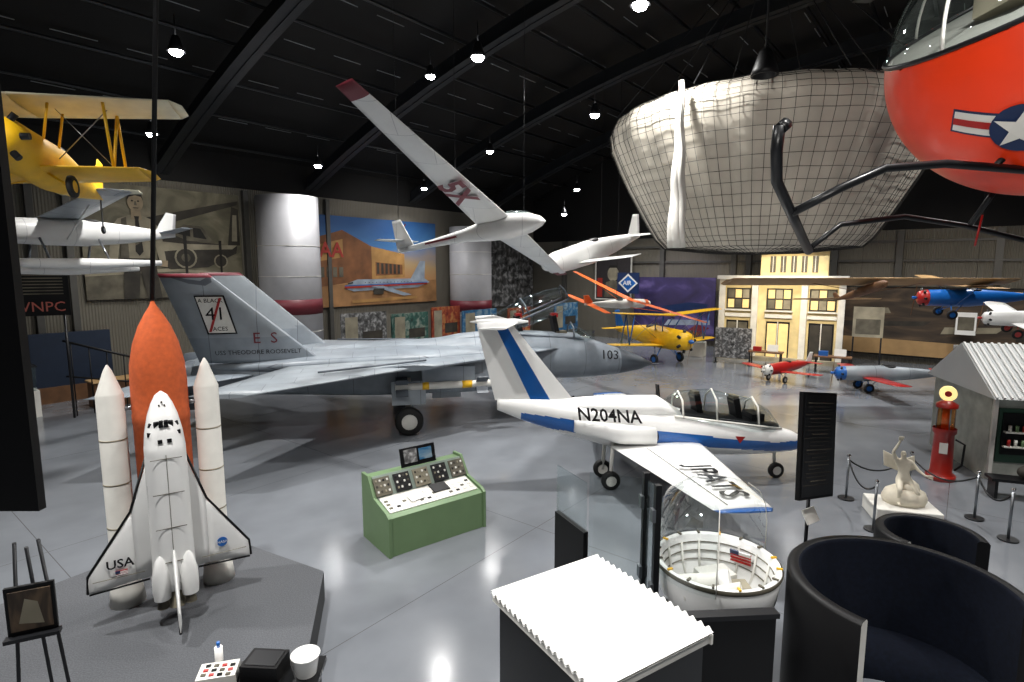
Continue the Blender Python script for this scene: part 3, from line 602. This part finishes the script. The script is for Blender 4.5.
# ------------------------------------------------------------------ sailplane
def sail():
    g=B('white_sailplane')
    n=Vector((.75,13.1,6.08)); t=Vector((-3.0,15.3,5.4)); d=(n-t).normalized(); side=Vector((0,0,1)).cross(d).normalized(); up=d.cross(side)
    Lf=(n-t).length
    M=Matrix((( -d.x, side.x, up.x, n.x),(-d.y,side.y,up.y,n.y),(-d.z,side.z,up.z,n.z),(0,0,0,1)))
    g.T=M
    g.fus([(0,0,-.02,.02,.02),(.12,0,0,.12,.12),(.4,0,.02,.22,.23),(.9,0,.04,.27,.3),(1.5,0,.06,.24,.27),(2.2,0,.06,.14,.16),(3.2,0,.05,.08,.1),(Lf,0,.05,.04,.06)],WHP)
    g.fus([(.2,0,.1,.05,.03),(.45,0,.16,.17,.15),(.9,0,.2,.2,.2),(1.3,0,.22,.16,.12)],GL,caps=False)
    g.wing((Lf-.55,0,.1),(Lf+.05,0,.1),(Lf-.2,0,.85),(Lf+.1,0,.85),.07,.03,WHP,mf=None)
    for s in(-1,1): g.wing((Lf-.25,0,.3),(Lf+.1,0,.3),(Lf-.1,s*.75,.32),(Lf+.12,s*.75,.32),.04,.02,WHP)
    g.text('GX',(Lf-.1,.06,.6),(-1,0,0),(0,0,1),.3,MAR,bold=.02)
    for s in(-1,1): g.box((2.6,s*.125,.06),(1.6,.005,.05),MAR)
    g.T=Matrix.Identity(4)
    rt=n-d*1.35+up*.2
    tip=Vector((-2.5,8.9,7.75)); tip2=rt-(tip-rt)*1.0+Vector((0,0,.4))
    for tp,s in((tip,1),(tip2,0)):
        mf=(lambda c: MAR if (c-rt).length>(tip-rt).length*.93 else WHP)
        g.wing(rt+d*.5,rt-d*.45,tp+d*.17,tp-d*.19,.14,.04,WHP,seg=28,mf=mf)
    w=(tip-rt).normalized(); nn=(d.cross(w)).normalized()
    if nn.z>0: nn=-nn
    g.text('5X',rt+w*1.9+nn*.11,-w,d,.8,MAR,bold=.03)
    g.done()
    for p in [rt+w*2-nn*.1, rt-w*2-nn*.1, t+Vector((0,0,.9)), Vector((3.1,20.2,5.5)),Vector((17.2,21.2,4.6)),Vector((12.2,20,4.8)),Vector((3.85,21,4.0))]:
        cb=B('suspension_cable'); cb.cyl((0,0,0),(0,0,12.0-p.z),.006,DST,n=5); cb.done((p.x,p.y,p.z))
sail()
# ------------------------------------------------------------------ balloon envelope with net
def net():
    CLO=mat('balloon_cloth','#c2bbad',.85,var=.14,scale=1.0,bump=.12,bscale=3)
    NET=mat('net_cord','#2c2a28',.8)
    prof=[(3.75,9.12),(4.0,8.98),(4.12,8.7),(4.05,8.3),(3.82,7.75),(3.55,7.2),(3.28,6.7),(3.0,6.2),(2.75,5.8),(2.5,5.55),(1.2,5.42),(.02,5.4)]
    def rings(off,n,sub):
        pr=[]
        for i in range(len(prof)-1):
            for k in range(sub): f=k/sub; pr.append((prof[i][0]*(1-f)+prof[i+1][0]*f+off,prof[i][1]*(1-f)+prof[i+1][1]*f-off*.3))
        pr.append((prof[-1][0],prof[-1][1]-off))
        return [[((r+.03*math.sin(t*24)*min(1,r/3))*math.cos(t),(r+.03*math.sin(t*24)*min(1,r/3))*math.sin(t),z) for t in [2*math.pi*i/n for i in range(n)]] for r,z in pr]
    g=B('balloon_envelope'); g.loft(rings(0,192,2),CLO,caps=False)
    for k in range(8):
        t=2*math.pi*k/8; g.cyl((4.0*math.cos(t),4.0*math.sin(t),9.1),(.4*math.cos(t),.4*math.sin(t),13.3),.015,DST,n=5)
    a=math.atan2(-2.9,-3.0)
    pts=[(4.4*math.cos(a)+.02*math.sin(i*.9),4.4*math.sin(a)+.02*math.cos(i*.8),9.1-.165*i) for i in range(23)]
    for q in range(6):
        ph=q*math.pi/3
        g.tube([(p[0]+(.03+.09*i/22)*math.cos(ph+i*.06),p[1]+(.03+.09*i/22)*math.sin(ph+i*.06),p[2]) for i,p in enumerate(pts)],[.03+.0035*i for i in range(23)],OFFW,n=8)
    ob=g.done((6.9,16.2,0))
    h=B('netting'); h.loft(rings(.03,96,2),NET,caps=False,smooth=False); no=h.done((0,0,0)); no.parent=ob
    md=no.modifiers.new('w','WIREFRAME'); md.thickness=.014; md.use_replace=True; md.use_even_offset=False
    f=B('black_pendant_lamp'); f.lathe([(.05,.5),(.12,.45),(.24,.1),(.26,0),(.22,0),(.1,.35)],(0,0,0),BLK,n=24); f.cyl((0,0,.5),(0,0,3),.02,BLK,n=6); f.done((4.9,11.6,8.7))
net()
# ------------------------------------------------------------------ helicopter
def heli():
    g=B('red_helicopter')
    C=Vector((5.5,6.0,7.2)); r=(1.5,1.5,1.45)
    n=Vector((-.5,-.12,.85)).normalized(); kk=.6
    def mf(c):
        return GL if (c-C).dot(n)>kk else HRED
    g.ell(C,r,HRED,nu=128,nv=80,mf=mf)
    x=n.orthogonal().normalized(); y=n.cross(x); rr=math.sqrt(1.48**2-kk*kk)
    ring=[]
    for i in range(49):
        t=2*math.pi*i/48; dv=(n*kk+(x*math.cos(t)+y*math.sin(t))*rr); sc_=1/math.sqrt(sum((dv[j]/r[j])**2 for j in range(3))); ring.append(C+dv*sc_*1.004)
    g.tube(ring,.028,BLK2,n=6)
    g.poly([C+(p-C)*.98 for p in ring[:-1]],mat('cabin_floor','#6a6a64',.7))
    hz=Vector((0,0,1)).cross(n).normalized()
    for hv in (hz, n.cross(hz).normalized()):
        arc=[]
        for i in range(25):
            t=R(24)+(math.pi-R(48))*i/24; dv=n*math.sin(t)+hv*math.cos(t)
            arc.append(C+Vector((dv.x*1.507,dv.y*1.507,dv.z*1.457)))
        g.tube(arc,.016,OFFW,n=6)
    g.box(C+Vector((.1,.2,.6)),(.5,1.0,.2),GREEN); g.box(C+Vector((.4,.2,.9)),(.15,1.0,.6),GREEN); g.box(C+Vector((-.7,-.1,.55)),(.25,.5,.5),S2)
    hd=Vector((.95,.3,0)).normalized()
    g.tube([C+hd*.6,C+hd*1.8+Vector((0,0,.1)),C+hd*3,C+hd*7+Vector((0,0,.5))],[1.2,.9,.35,.14],HRED,n=24)
    g.cyl(C+Vector((.6,.1,1.2)),C+Vector((.6,.1,2.4)),.08,STEEL)
    q=C+Vector((.6,.1,2.4))
    for s in(-1,1): g.wing(q+Vector((.17,0,0)),q-Vector((.17,0,0)),q+Vector((.17,s*4.5,.0)),q+Vector((-.17,s*4.5,0)),.05,.04,BLK2)
    def dec(pts,d0,m,off):
        d0=Vector(d0).normalized(); xx=Vector((.85,-.52,0)); xx=(xx-d0*xx.dot(d0)).normalized()
        yy=xx.cross(d0); yy=-yy if yy.z<0 else yy; vs=[]
        for u,v in pts:
            dv=d0+xx*u+yy*v; s=1/math.sqrt(sum((dv[j]/r[j])**2 for j in range(3))); vs.append(C+dv*s*off)
        g.poly(vs,m)
    def strip(a,b,z0,z1,d0,m,off,n=8):
        for i in range(n):
            u0=a+(b-a)*i/n; u1=a+(b-a)*(i+1)/n; dec([(u0,z0),(u1,z0),(u1,z1),(u0,z1)],d0,m,off)
    d0=(-.98,-.74,-1.02)
    strip(-.4,.4,-.085,.085,d0,NAVY,1.004); strip(-.385,.385,-.07,.07,d0,OFFW,1.007); strip(-.385,.385,-.024,.024,d0,RED,1.010)
    dec(circ(0,0,.16,1,24),d0,NAVY,1.020)
    star=[(math.sin(2*math.pi*i/10)*(.15 if i%2==0 else .06),math.cos(2*math.pi*i/10)*(.15 if i%2==0 else .06)) for i in range(10)]
    dec(star,d0,OFFW,1.026)
    def P(*a): return [Vector(p) for p in a]
    g.tube(P((2.26,5.0,6.2),(2.27,5.05,6.0),(2.4,5.3,5.78),(2.75,5.7,5.52),(3.45,6.7,5.2)),.05,BLK2,n=10)
    g.tube(P((2.27,5.0,6.17),(2.33,5.02,6.22)),.055,BLK2)
    g.tube(P((2.72,5.65,5.53),(3.1,5.5,5.75),(3.5,5.5,5.93),(4.1,5.55,5.98),(4.9,5.6,5.93),(6.0,5.9,5.8)),.04,BLK2,n=10)
    g.tube(P((3.45,6.7,5.22),(3.8,6.7,5.5),(4.6,6.8,5.6),(5.4,6.9,5.5),(6.8,7.0,5.2)),.032,BLK2,n=8)
    g.cyl((4.6,5.6,5.95),(4.9,5.7,6.2),.03,BLK2); g.cyl((5.3,6.7,5.5),(5.4,6.4,6.0),.03,BLK2)
    g.cyl((5.35,6.6,5.6),(5.3,6.6,5.25),.012,RED,n=6)
    g.done()
    cb=B('helicopter_hanger_cable'); cb.cyl((6.2,6.0,9.7),(6.2,6.0,15),.03,STEEL,n=8); cb.done()
heli()
# ------------------------------------------------------------------ terminal facade
def facade():
    CR=mat('facade_cream','#d6c390',.7,var=.16,scale=2); g=B('lit_terminal_facade')
    g.box((0,0,2.2),(6.0,.5,4.4),CR); g.box((0,-.2,4.5),(6.3,.9,.2),OFFW)
    g.box((.6,0,5.2),(3.2,.5,1.4),CR); g.box((.6,-.1,5.95),(3.4,.7,.15),OFFW)
    for i in range(6): g.box((-.7+.52*i,0,6.2),(.3,.5,.4),CR)
    for x in(-2.9,-1.2,1.2,2.9): g.box((x,-.3,2.2),(.3,.3,4.4),OFFW)
    WG=mat('lit_window','#e8c98a',.4,emis=.35)
    for i,x in enumerate((-2.05,0,2.05)):
        g.box((x,-.27,1.1),(1.15,.1,2.1),BLK2)
        for k in(-.28,.28): g.box((x+k,-.33,1.15),(.46,.04,1.8),[S3,WG,S1][i])
        g.box((x,-.36,1.1),(.05,.05,2.1),OFFW); g.box((x,-.31,2.45),(1.35,.08,.2),OFFW)
        g.box((x,-.27,3.35),(1.25,.06,1.15),S1)
        for k in range(3):
            for q in range(2): g.box((x-.38+.38*k,-.31,3.08+.54*q),(.32,.03,.46),[WG,S3,WG,S2][(i+k+q)%4])
        g.box((x,-.34,2.72),(1.35,.16,.08),OFFW)
    for i in range(5): g.box((-.4+.5*i,-.27,5.2),(.27,.05,.85),S3); g.box((-.4+.5*i,-.3,5.2),(.03,.05,.85),OFFW)
    g.box((0,-.35,.12),(6.1,.5,.24),S2)
    g.done((14.4,30.6,0),(0,0,-32))
    for (x,y,m) in ((12.9,28.6,RED),(15.4,27.0,BLUE)):
        t=B('display_table'); t.box((0,0,.78),(1.6,.7,.06),BROWN)
        for sx in(-.7,.7):
            for sy in(-.28,.28): t.box((sx,sy,.38),(.06,.06,.76),DST)
        t.box((-.4,0,.92),(.4,.3,.22),m); t.box((.3,.1,.98),(.5,.05,.34),OFFW,(-15,0,0)); t.done((x,y,0),(0,0,-32))
    panel('white_info_board',17.6,28.0,1.6,1.3,1.5,S2,-32,[(S3,[(.1,.1),(.9,.1),(.9,.6),(.1,.6)])])
    panel('exhibit_case',11.6,29.6,.3,1.8,1.6,bw,-32)
    for i,(x,y) in enumerate([(20.5,24.8),(22.5,23.2),(24.3,21.6)]): panel('exhibit_case',x,y,.6,1.7,1.0,bw,-36)
facade()
for (x,y,rz,m) in ((1.5,30,20,RED),(-4.5,29,50,BLUE),(4.2,33,-20,OFFW),(10.5,32.5,-30,RED)):
    cs=B('display_plinth'); cs.box((0,0,.4),(1.2,.8,.8),OFFW); cs.box((0,0,1.1),(1.1,.7,.6),GL); cs.box((0,0,.95),(.6,.2,.2),m); cs.done((x,y,0),(0,0,rz))
# ------------------------------------------------------------------ gas pump, shack
def pump():
    g=B('vintage_gas_pump'); PR=mat('pump_red','#8e1c12',.35,coat=.4)
    g.cyl((0,0,0),(0,0,.12),.3,PR,n=24); g.lathe([(.27,.12),(.22,.2),(.2,1.1),(.24,1.15),(.24,1.25)],(0,0,0),PR,n=24)
    g.cyl((0,0,1.25),(0,0,1.75),.17,glass('pump_glass','#ffcf9a',.15,(1,.75,.5,1)),n=24); g.cyl((0,0,1.25),(0,0,1.72),.08,ORANGE,n=12)
    for k in range(4): t=math.pi/2*k+.4; g.cyl((.19*math.cos(t),.19*math.sin(t),1.25),(.19*math.cos(t),.19*math.sin(t),1.78),.015,STEEL,n=6)
    g.lathe([(.22,1.75),(.22,1.83),(.08,1.92)],(0,0,0),PR,n=24)
    g.cyl((.0,-.07,2.08),(0,.07,2.08),.17,mat('globe','#f4d890',.3,emis=1.0),n=28); g.cyl((0,-.075,2.08),(0,-.08,2.08),.07,RED,n=20)
    g.tube([(.22,0,1.0),(.4,0,.9),(.38,0,.4),(.25,0,.25)],.025,BLK)
    g.box((0,-.21,.8),(.16,.03,.25),OFFW); g.done((10.25,13.1,0),(0,0,-35))
    s=B('white_roofed_shack'); RF=ribbed('white_roofing','#d9dcdc',6,'X')
    WG=mat('shack_wall','#a9aca3',.7,var=.2)
    s.box((2.0,1.4,1.0),(4,2.8,2.0),WG); 
    s.loft([[(-.1,-.3,2.0),(-.1,1.4,3.1),(-.1,3.1,2.0)],[(4.2,-.3,2.0),(4.2,1.4,3.1),(4.2,3.1,2.0)]],RF,smooth=False)
    for i in range(28): s.box((-.05+.15*i,.545,2.575),(.05,2.0,.04),WHITE,(32.9,0,0))
    s.box((.85,-.02,1.1),(1.4,.06,1.3),mat('cabinet_green','#1d3b2c',.4)); s.box((.85,-.06,1.15),(1.25,.03,1.0),BLK)
    for z in(.85,1.2): s.box((.85,-.12,z),(1.2,.12,.03),OFFW)
    for i in range(8): s.cyl((.35+.14*i,-.13,.87),(.35+.14*i,-.13,1.02),.035,[RED,OFFW,GREEN,YEL][i%4],n=8); s.cyl((.35+.14*i,-.13,1.22),(.35+.14*i,-.13,1.36),.035,[OFFW,GREEN,RED,BLUE][i%4],n=8)
    s.box((.06,-.04,1.1),(.08,.1,1.9),OFFW); s.box((1.7,-.04,1.3),(.08,.1,1.6),OFFW)
    s.done((11.3,13.1,0),(0,0,-14))
    b=B('black_bench'); b.box((0,0,.42),(1.2,.4,.06),BLK2)
    for x in(-.5,.5): b.box((x,0,.2),(.06,.36,.4),BLK2)
    b.ell((.2,0,.6),(.3,.18,.18),S1); b.done((11.1,11.9,0),(0,0,-20))
pump()
# ------------------------------------------------------------------ statue (skinned figure) and barrier
def statue():
    SM=mat('statue_white','#d8d0bd',.6,var=.1,scale=8); sx_=7.85
    b=B('statue_pedestal'); b.box((0,0,.15),(1.15,.85,.3),OFFW); b.done((sx_,10.95,0),(0,0,-15),bevel=.02)
    e=bpy.data.objects.new('angel_statue',None); sc.collection.objects.link(e); e.location=(sx_,10.95,.3); e.rotation_euler=(0,0,R(-15))
    V={'pel':((.0,0,.52),.11),'waist':((-.01,0,.65),.09),'chest':((-.03,0,.82),.12),'neck':((-.04,0,.94),.045),'head':((-.05,-.02,1.02),.065),'top':((-.055,-.02,1.1),.05),
     'sl':((-.16,0,.88),.05),'el':((-.24,-.03,1.06),.037),'wl':((-.16,-.04,1.24),.026),'hl':((-.13,-.04,1.31),.024),
     'sr':((.1,0,.88),.05),'er':((.2,-.06,.74),.037),'wr':((.3,-.14,.66),.026),'hr':((.35,-.17,.65),.024),
     'hpl':((-.09,0,.48),.09),'kl':((-.14,-.24,.36),.06),'al':((-.13,-.14,.1),.035),'tl':((-.13,-.27,.06),.03),
     'hpr':((.09,0,.48),.09),'kr':((.2,-.16,.28),.06),'ar':((.32,.05,.12),.035),'tr':((.38,.14,.08),.03)}
    E=[('pel','waist'),('waist','chest'),('chest','neck'),('neck','head'),('head','top'),('chest','sl'),('sl','el'),('el','wl'),('wl','hl'),('chest','sr'),('sr','er'),('er','wr'),('wr','hr'),('pel','hpl'),('hpl','kl'),('kl','al'),('al','tl'),('pel','hpr'),('hpr','kr'),('kr','ar'),('ar','tr')]
    k=list(V); me=bpy.data.meshes.new('figure'); me.from_pydata([V[n][0] for n in k],[(k.index(a),k.index(c)) for a,c in E],[])
    ob=bpy.data.objects.new('figure',me); sc.collection.objects.link(ob); ob.parent=e
    sk=ob.modifiers.new('skin','SKIN'); 
    for i,n in enumerate(k): me.skin_vertices[0].data[i].radius=(V[n][1]*.85,V[n][1]*.85)
    me.skin_vertices[0].data[0].use_root=True
    sk.use_smooth_shade=True; sb=ob.modifiers.new('s','SUBSURF'); sb.levels=2; sb.render_levels=2; me.materials.append(SM)
    r=B('rock_and_wings'); r.ell((.05,.05,.12),(.42,.32,.26),SM,nu=10,nv=6); r.ell((.1,.05,.3),(.22,.2,.2),SM,nu=9,nv=6)
    r.wing((-.1,.1,.92),(.02,.12,.6),(-.34,.2,1.02),(-.3,.22,.7),.05,.02,SM); r.wing((.05,.1,.92),(-.02,.12,.6),(.22,.2,.95),(.26,.22,.65),.05,.02,SM)
    r.ell((-.06,-.075,1.03),(.012,.02,.02),SM,nu=8,nv=6)
    for i in range(5): r.tube([(-.13+.012*(i-2),-.04,1.31),(-.125+.018*(i-2),-.045,1.36),(-.12+.02*(i-2),-.055,1.39+.006*(2-abs(i-2)))],[.011,.009,.006],SM,n=6)
    for i in range(5): r.tube([(.34,-.16,.65+.012*(i-2)),(.39,-.185,.65+.016*(i-2)),(.42,-.2,.63+.016*(i-2))],[.011,.009,.006],SM,n=6)
    o=r.done((0,0,0)); o.parent=e
    ps=[(6.95,10.4),(7.3,11.9),(8.8,12.1),(9.3,10.9),(9.2,10.0)]
    for p in ps:
        q=B('rope_stanchion'); q.cyl((0,0,0),(0,0,.03),.16,DST,n=24); q.cyl((0,0,.03),(0,0,.95),.025,STEEL,n=12); q.ell((0,0,.97),(.04,.04,.04),CHROME,nu=12,nv=8); q.done((p[0],p[1],0))
    for i in range(len(ps)-1):
        q=B('barrier_rope')
        a=Vector((*ps[i],.88)); c=Vector((*ps[i+1],.88)); q.tube([a.lerp(c,k/10)-Vector((0,0,.28*4*(k/10)*(1-k/10))) for k in range(11)],.018,BLK2)
        q.done()
statue()
# ------------------------------------------------------------------ capsule exhibit in the foreground
def capsule():
    g=B('ticket_booth'); 
    w,d=1.36,1.16
    n=180; rings=[]
    for yy in(-d/2,d/2):
        rings.append([(-w/2+w*i/n,yy,2.3+.014*math.sin(i/n*2*math.pi*18)) for i in range(n+1)])
    g.loft([[(p[0],p[1],p[2]) for p in r] for r in rings],WHITE,closed=False,caps=False,smooth=True)
    g.loft([[(p[0],p[1],p[2]-.02) for p in r] for r in rings],WHITE,closed=False,caps=False,smooth=True)
    for s in(-1,1):
        g.box((0,s*(d/2-.03),2.24),(w,.02,.07),OFFW); g.box((s*(w/2-.03),0,2.24),(.02,d-.05,.07),OFFW)
        g.box((0,s*(d/2-.08),1.1),(w-.12,.05,2.2),BLK2); g.box((s*(w/2-.08),0,1.1),(.05,d-.12,2.2),BLK2)
    g.done((.67,4.22,0),(0,0,-58))
    c=B('cutaway_space_capsule')
    c.T=Matrix.Diagonal((.84,.84,.9,1))
    c.lathe([(.3,.0),(.55,.15),(.8,.6),(.86,.95),(.84,1.0),(.78,.98),(.74,.62),(.5,.22),(.02,.15)],(0,0,.72),WHITE,n=64)
    c.lathe([(.862,.93),(.875,.96),(.862,.99)],(0,0,.72),S3,n=64)
    for k in range(16):
        t=R(22.5*k); c.tube([(.76*math.cos(t),.76*math.sin(t),1.62),(.7*math.cos(t),.7*math.sin(t),1.3),(.5*math.cos(t),.5*math.sin(t),.95)],.018,OFFW,n=6)
        c.box((.815*math.cos(t),.815*math.sin(t),1.725),(.08,.03,.02),YEL if k%3==0 else S3,(0,0,22.5*k))
    for k in range(5): c.lathe([(.77-.02*k,1.6-.12*k),(.755-.02*k,1.59-.12*k)],(0,0,0),S3,n=48)
    c.cyl((-.75,-.1,1.4),(-.05,-.45,1.62),.12,OFFW,n=20); c.cyl((-.1,-.43,1.6),(.02,-.475,1.64),.15,WHITE,n=20)
    c.cyl((-.6,-.5,1.45),(.05,-.75,1.72),.06,OFFW,n=16)
    c.box((.1,.3,1.15),(.5,.35,.45),OFFW,(0,0,15)); c.box((.35,.0,1.2),(.25,.25,.3),S2)
    c.box((.52,.42,1.52),(.3,.02,.18),WHITE,(20,0,-40))
    for i in range(4): c.box((.515,.405,1.45+.045*i),(.3,.02,.022),RED,(20,0,-40))
    c.box((.44,.46,1.57),(.13,.025,.09),NAVY,(20,0,-40))
    c.cyl((0,0,0),(0,0,.75),.5,BLK2,n=32)
    ACR=glass('acrylic','#ffffff',.09)
    c.lathe([(.88,1.6),(.88,2.1),(.84,2.35),(.72,2.55),(.5,2.7)],(0,0,0),ACR,n=64,a0=20,a1=250)
    for aa in (20,250): c.tube([(rr*math.cos(R(aa)),rr*math.sin(R(aa)),z) for rr,z in [(.88,1.6),(.88,2.1),(.84,2.35),(.72,2.55),(.5,2.7)]],.006,OFFW,n=6)
    c.T=Matrix.Identity(4)
    c.done((2.46,6.45,0))
    k=B('exhibit_base_enclosure')
    k.box((0,0,.8),(1.0,.06,1.6),BLK); k.box((0,-.0,1.62),(1.04,.12,.05),DST); k.box((-.49,.15,.8),(.05,.4,1.6),BLK)
    k.done((2.1,5.2,0),(0,0,4))
    def pane(p,q,z0,z1,post):
        gl=B('glass_guard_panel')
        d=Vector(q)-Vector(p); L_=d.length
        gl.box((0,0,(z0+z1)/2),(L_,.02,z1-z0),GL2); gl.box((0,0,z0/2),(L_,.07,z0),BLK)
        for sx in post: gl.box((sx*L_/2,0,z1/2+.03),(.07,.07,z1+.06),DST); gl.box((sx*L_/2,-.05,z1-.3),(.09,.04,.15),STEEL); gl.box((sx*L_/2,-.05,z0+.3),(.09,.04,.15),STEEL)
        gl.done(((p[0]+q[0])/2,(p[1]+q[1])/2,0),(0,0,math.degrees(math.atan2(d.y,d.x))))
    pane((.62,7.45),(.93,6.8),1.7,2.35,())
    pane((.96,6.75),(1.6,6.55),1.0,2.5,())
    pane((1.62,6.6),(1.66,6.2),1.0,2.5,(-1,1))
capsule()
# ------------------------------------------------------------------ curved black booths
def booth(name,x,y,r,h,a0,a1,rz,inner):
    g=B(name); t=.15; prof=[(r,0),(r,h-.03),(r-.03,h),(r-t+.03,h),(r-t,h-.03),(r-t,0)]
    g.lathe(prof,(0,0,0),BLK,n=64,a0=a0,a1=a1,mf=lambda c: inner if math.hypot(c.x,c.y)<r-t+.015 else BLK)
    for a in(a0,a1):
        ca,sa=math.cos(R(a)),math.sin(R(a)); g.poly([(q*ca,q*sa,z) for q,z in prof],OFFW if a==a1 else BLK)
    g.lathe([(r-t,.45),(r-t-.4,.45),(r-t-.4,.0)],(0,0,0),inner,n=48,a0=a0+8,a1=a1-8)
    return g.done((x,y,0),(0,0,rz))
INN=mat('booth_blue_fabric','#080d18',.9,var=.3,scale=20,spec=.15)
booth('curved_black_booth',4.28,5.8,1.16,1.6,-25,218,0,INN)
booth('curved_black_booth',6.2,8.0,.7,1.12,-30,210,0,INN)
sg=B('tilted_information_sign')
sg.T=Matrix.Translation((0,0,2.58))@Matrix.Rotation(R(8),4,'Y')@Matrix.Rotation(R(-6),4,'X')
sg.box((0,0,0),(.84,.06,1.45),BLK); sg.box((0,-.035,0),(.78,.01,1.37),BLK2)
for i in range(22): sg.box((-.05*(i%2),-.042,.58-.053*i),(.62-.12*(i%3),.004,.013),S1 if i%4 else S3)
sg.T=Matrix.Identity(4); sg.cyl((0,.06,0),(0,.06,2.0),.025,DST,n=12); sg.box((-.1,-.04,1.6),(.26,.03,.2),OFFW,(-30,0,0)); sg.cyl((0,.06,0),(0,.06,.03),.2,DST,n=24)
sg.done((4.2,7.6,0),(0,0,32))
# ------------------------------------------------------------------ near-left things
bn=B('black_hanging_banner'); bn.box((0,0,5.95),(1.1,.05,4.5),BLK); bn.box((-.3,-.03,5.9),(.5,.01,3.2),mat('banner_grey','#3a3a3c',.7)); bn.done((-3.1,2.95,0),(0,0,0))
ez=B('picture_on_easel'); ez.box((0,0,2.3),(.32,.03,.4),BLK); ez.box((0,-.02,2.3),(.27,.01,.33),brn); ez.poly([(-.08,-.027,2.2),(.08,-.027,2.17),(.05,-.027,2.36),(-.03,-.027,2.4)],S2)
for x in(-.14,.16): ez.cyl((x*1.8,.05,0),(x*.5,.03,2.85),.014,DST,n=8)
ez.cyl((0,.5,0),(0,.03,2.8),.014,DST,n=8); ez.box((0,-.03,2.08),(.36,.08,.03),DST); ez.done((-3.85,4.25,0),(0,0,25))
dk=B('museum_desk'); dk.box((0,0,1.3),(1.1,.42,.05),BLK2); dk.box((0,.02,.65),(1.0,.34,1.3),CARPETS)
dk.box((-.34,-.03,1.38),(.32,.22,.1),OFFW,(0,0,8))
for i in range(4):
    for k in range(3): dk.box((-.44+.07*i,-.1+.06*k,1.435),(.04,.03,.01),[S3,RED,BLK][(i+k)%3],(0,0,8))
dk.box((.05,.02,1.4),(.34,.26,.15),BLK,(0,0,-10)); dk.box((.05,.02,1.478),(.28,.2,.004),DST,(0,0,-10)); dk.cyl((-.38,.1,1.33),(-.38,.1,1.56),.035,WHITE,n=16); dk.cyl((-.38,.1,1.56),(-.38,.1,1.61),.015,BLUE,n=12)
dk.lathe([(.09,1.33),(.12,1.5),(.13,1.52),(.11,1.5),(.08,1.35),(.01,1.35)],(.42,-.02,0),WHITE,n=28)
dk.done((-2.3,4.75,0),(0,0,6))
# ------------------------------------------------------------------ lights
BULB=mat('lamp_glow','#ffffff',.5,emis=60,var=0)
lamps=[(2.7,12.8,10.5,1.2),(-8.6,15.4,10.5,1.0),(-.9,15.8,10.5,1.25),(3.0,21.5,10.5,.9),(-1.05,28,10.5,.6),(4,36,9.8,.5),(-8.6,26.0,9.5,.4),(-5.0,33.2,9.5,.4),(-12.2,20,9.5,.5),(7.5,35.5,9.3,.5),(3.3,36.8,8.4,.3),
 (8.5,20,11.5,1),(14,20,11,.9),(14,27,9.5,.7),(20,22,10,.8),(12,11,11.5,1),(4,4,11.5,1.2),(-4,4,11.5,1.5),(-9,7,10.5,1.1),(-1,-3,11.5,.9),(9,3,12,.9),
 (9,28,12.0,.5),(-3,22,12.0,.4)]
for (x,y,z,k) in lamps:
    g=B('high_bay_lamp'); g.lathe([(.06,.4),(.1,.35),(.16,.15),(.22,0),(.2,0),(.1,.3)],(0,0,0),DST,n=24); g.ell((0,0,.0),(.16,.16,.11),BULB,nu=16,nv=10); g.cyl((0,0,.4),(0,0,.9),.015,DST,n=6); g.done((x,y,z))
    l=bpy.data.lights.new('lamp','AREA'); l.shape='DISK'; l.size=.4; l.energy=400*k ; l.color=(1.0,.98,.95); l.spread=R(130)
    o=bpy.data.objects.new('lamp_light',l); sc.collection.objects.link(o); o.location=(x,y,z-.12)
def spot(x,y,z,tx,ty,tz,e,col,size=70):
    l=bpy.data.lights.new('spot','SPOT'); l.energy=e; l.color=col; l.spot_size=R(size); l.shadow_soft_size=.15; l.spot_blend=.6
    o=bpy.data.objects.new('spot_light',l); sc.collection.objects.link(o); o.location=(x,y,z)
    o.rotation_euler=(Vector((tx,ty,tz))-Vector((x,y,z))).to_track_quat('-Z','Y').to_euler()
spot(12.5,26,6,14.4,30.6,3.0,1500,(1,.84,.58))
spot(-9,20,8,-14,24,6,500,(1,.95,.85)); spot(-2,27,8,-8,34.5,5.3,900,(1,.95,.9)); spot(8,32,7,11,37,2.5,600,(.9,.85,1)); spot(17,20,7,21.5,28,2.5,700,(1,.9,.75))
spot(.5,-1.5,6.5,5.2,6,6.9,600,(1,.97,.93),45); spot(-1,-2,6.6,6.5,16,7.5,1300,(1,.96,.9),40)  # added spots behind the camera, without fixtures, brighten helicopter and balloon
w=bpy.data.worlds.new('World'); sc.world=w; w.use_nodes=True
w.node_tree.nodes['Background'].inputs[0].default_value=(.5,.55,.65,1); w.node_tree.nodes['Background'].inputs[1].default_value=.01
try:
    sc.view_settings.view_transform='Standard'; sc.view_settings.exposure=0
except Exception: pass
cd=bpy.data.cameras.new('camera'); cd.lens=20; cd.sensor_width=36; cd.clip_start=.05; cd.clip_end=200
co=bpy.data.objects.new('camera',cd); sc.collection.objects.link(co); co.location=(0,0,5); co.rotation_euler=(R(90-7.3),0,0); sc.camera=co
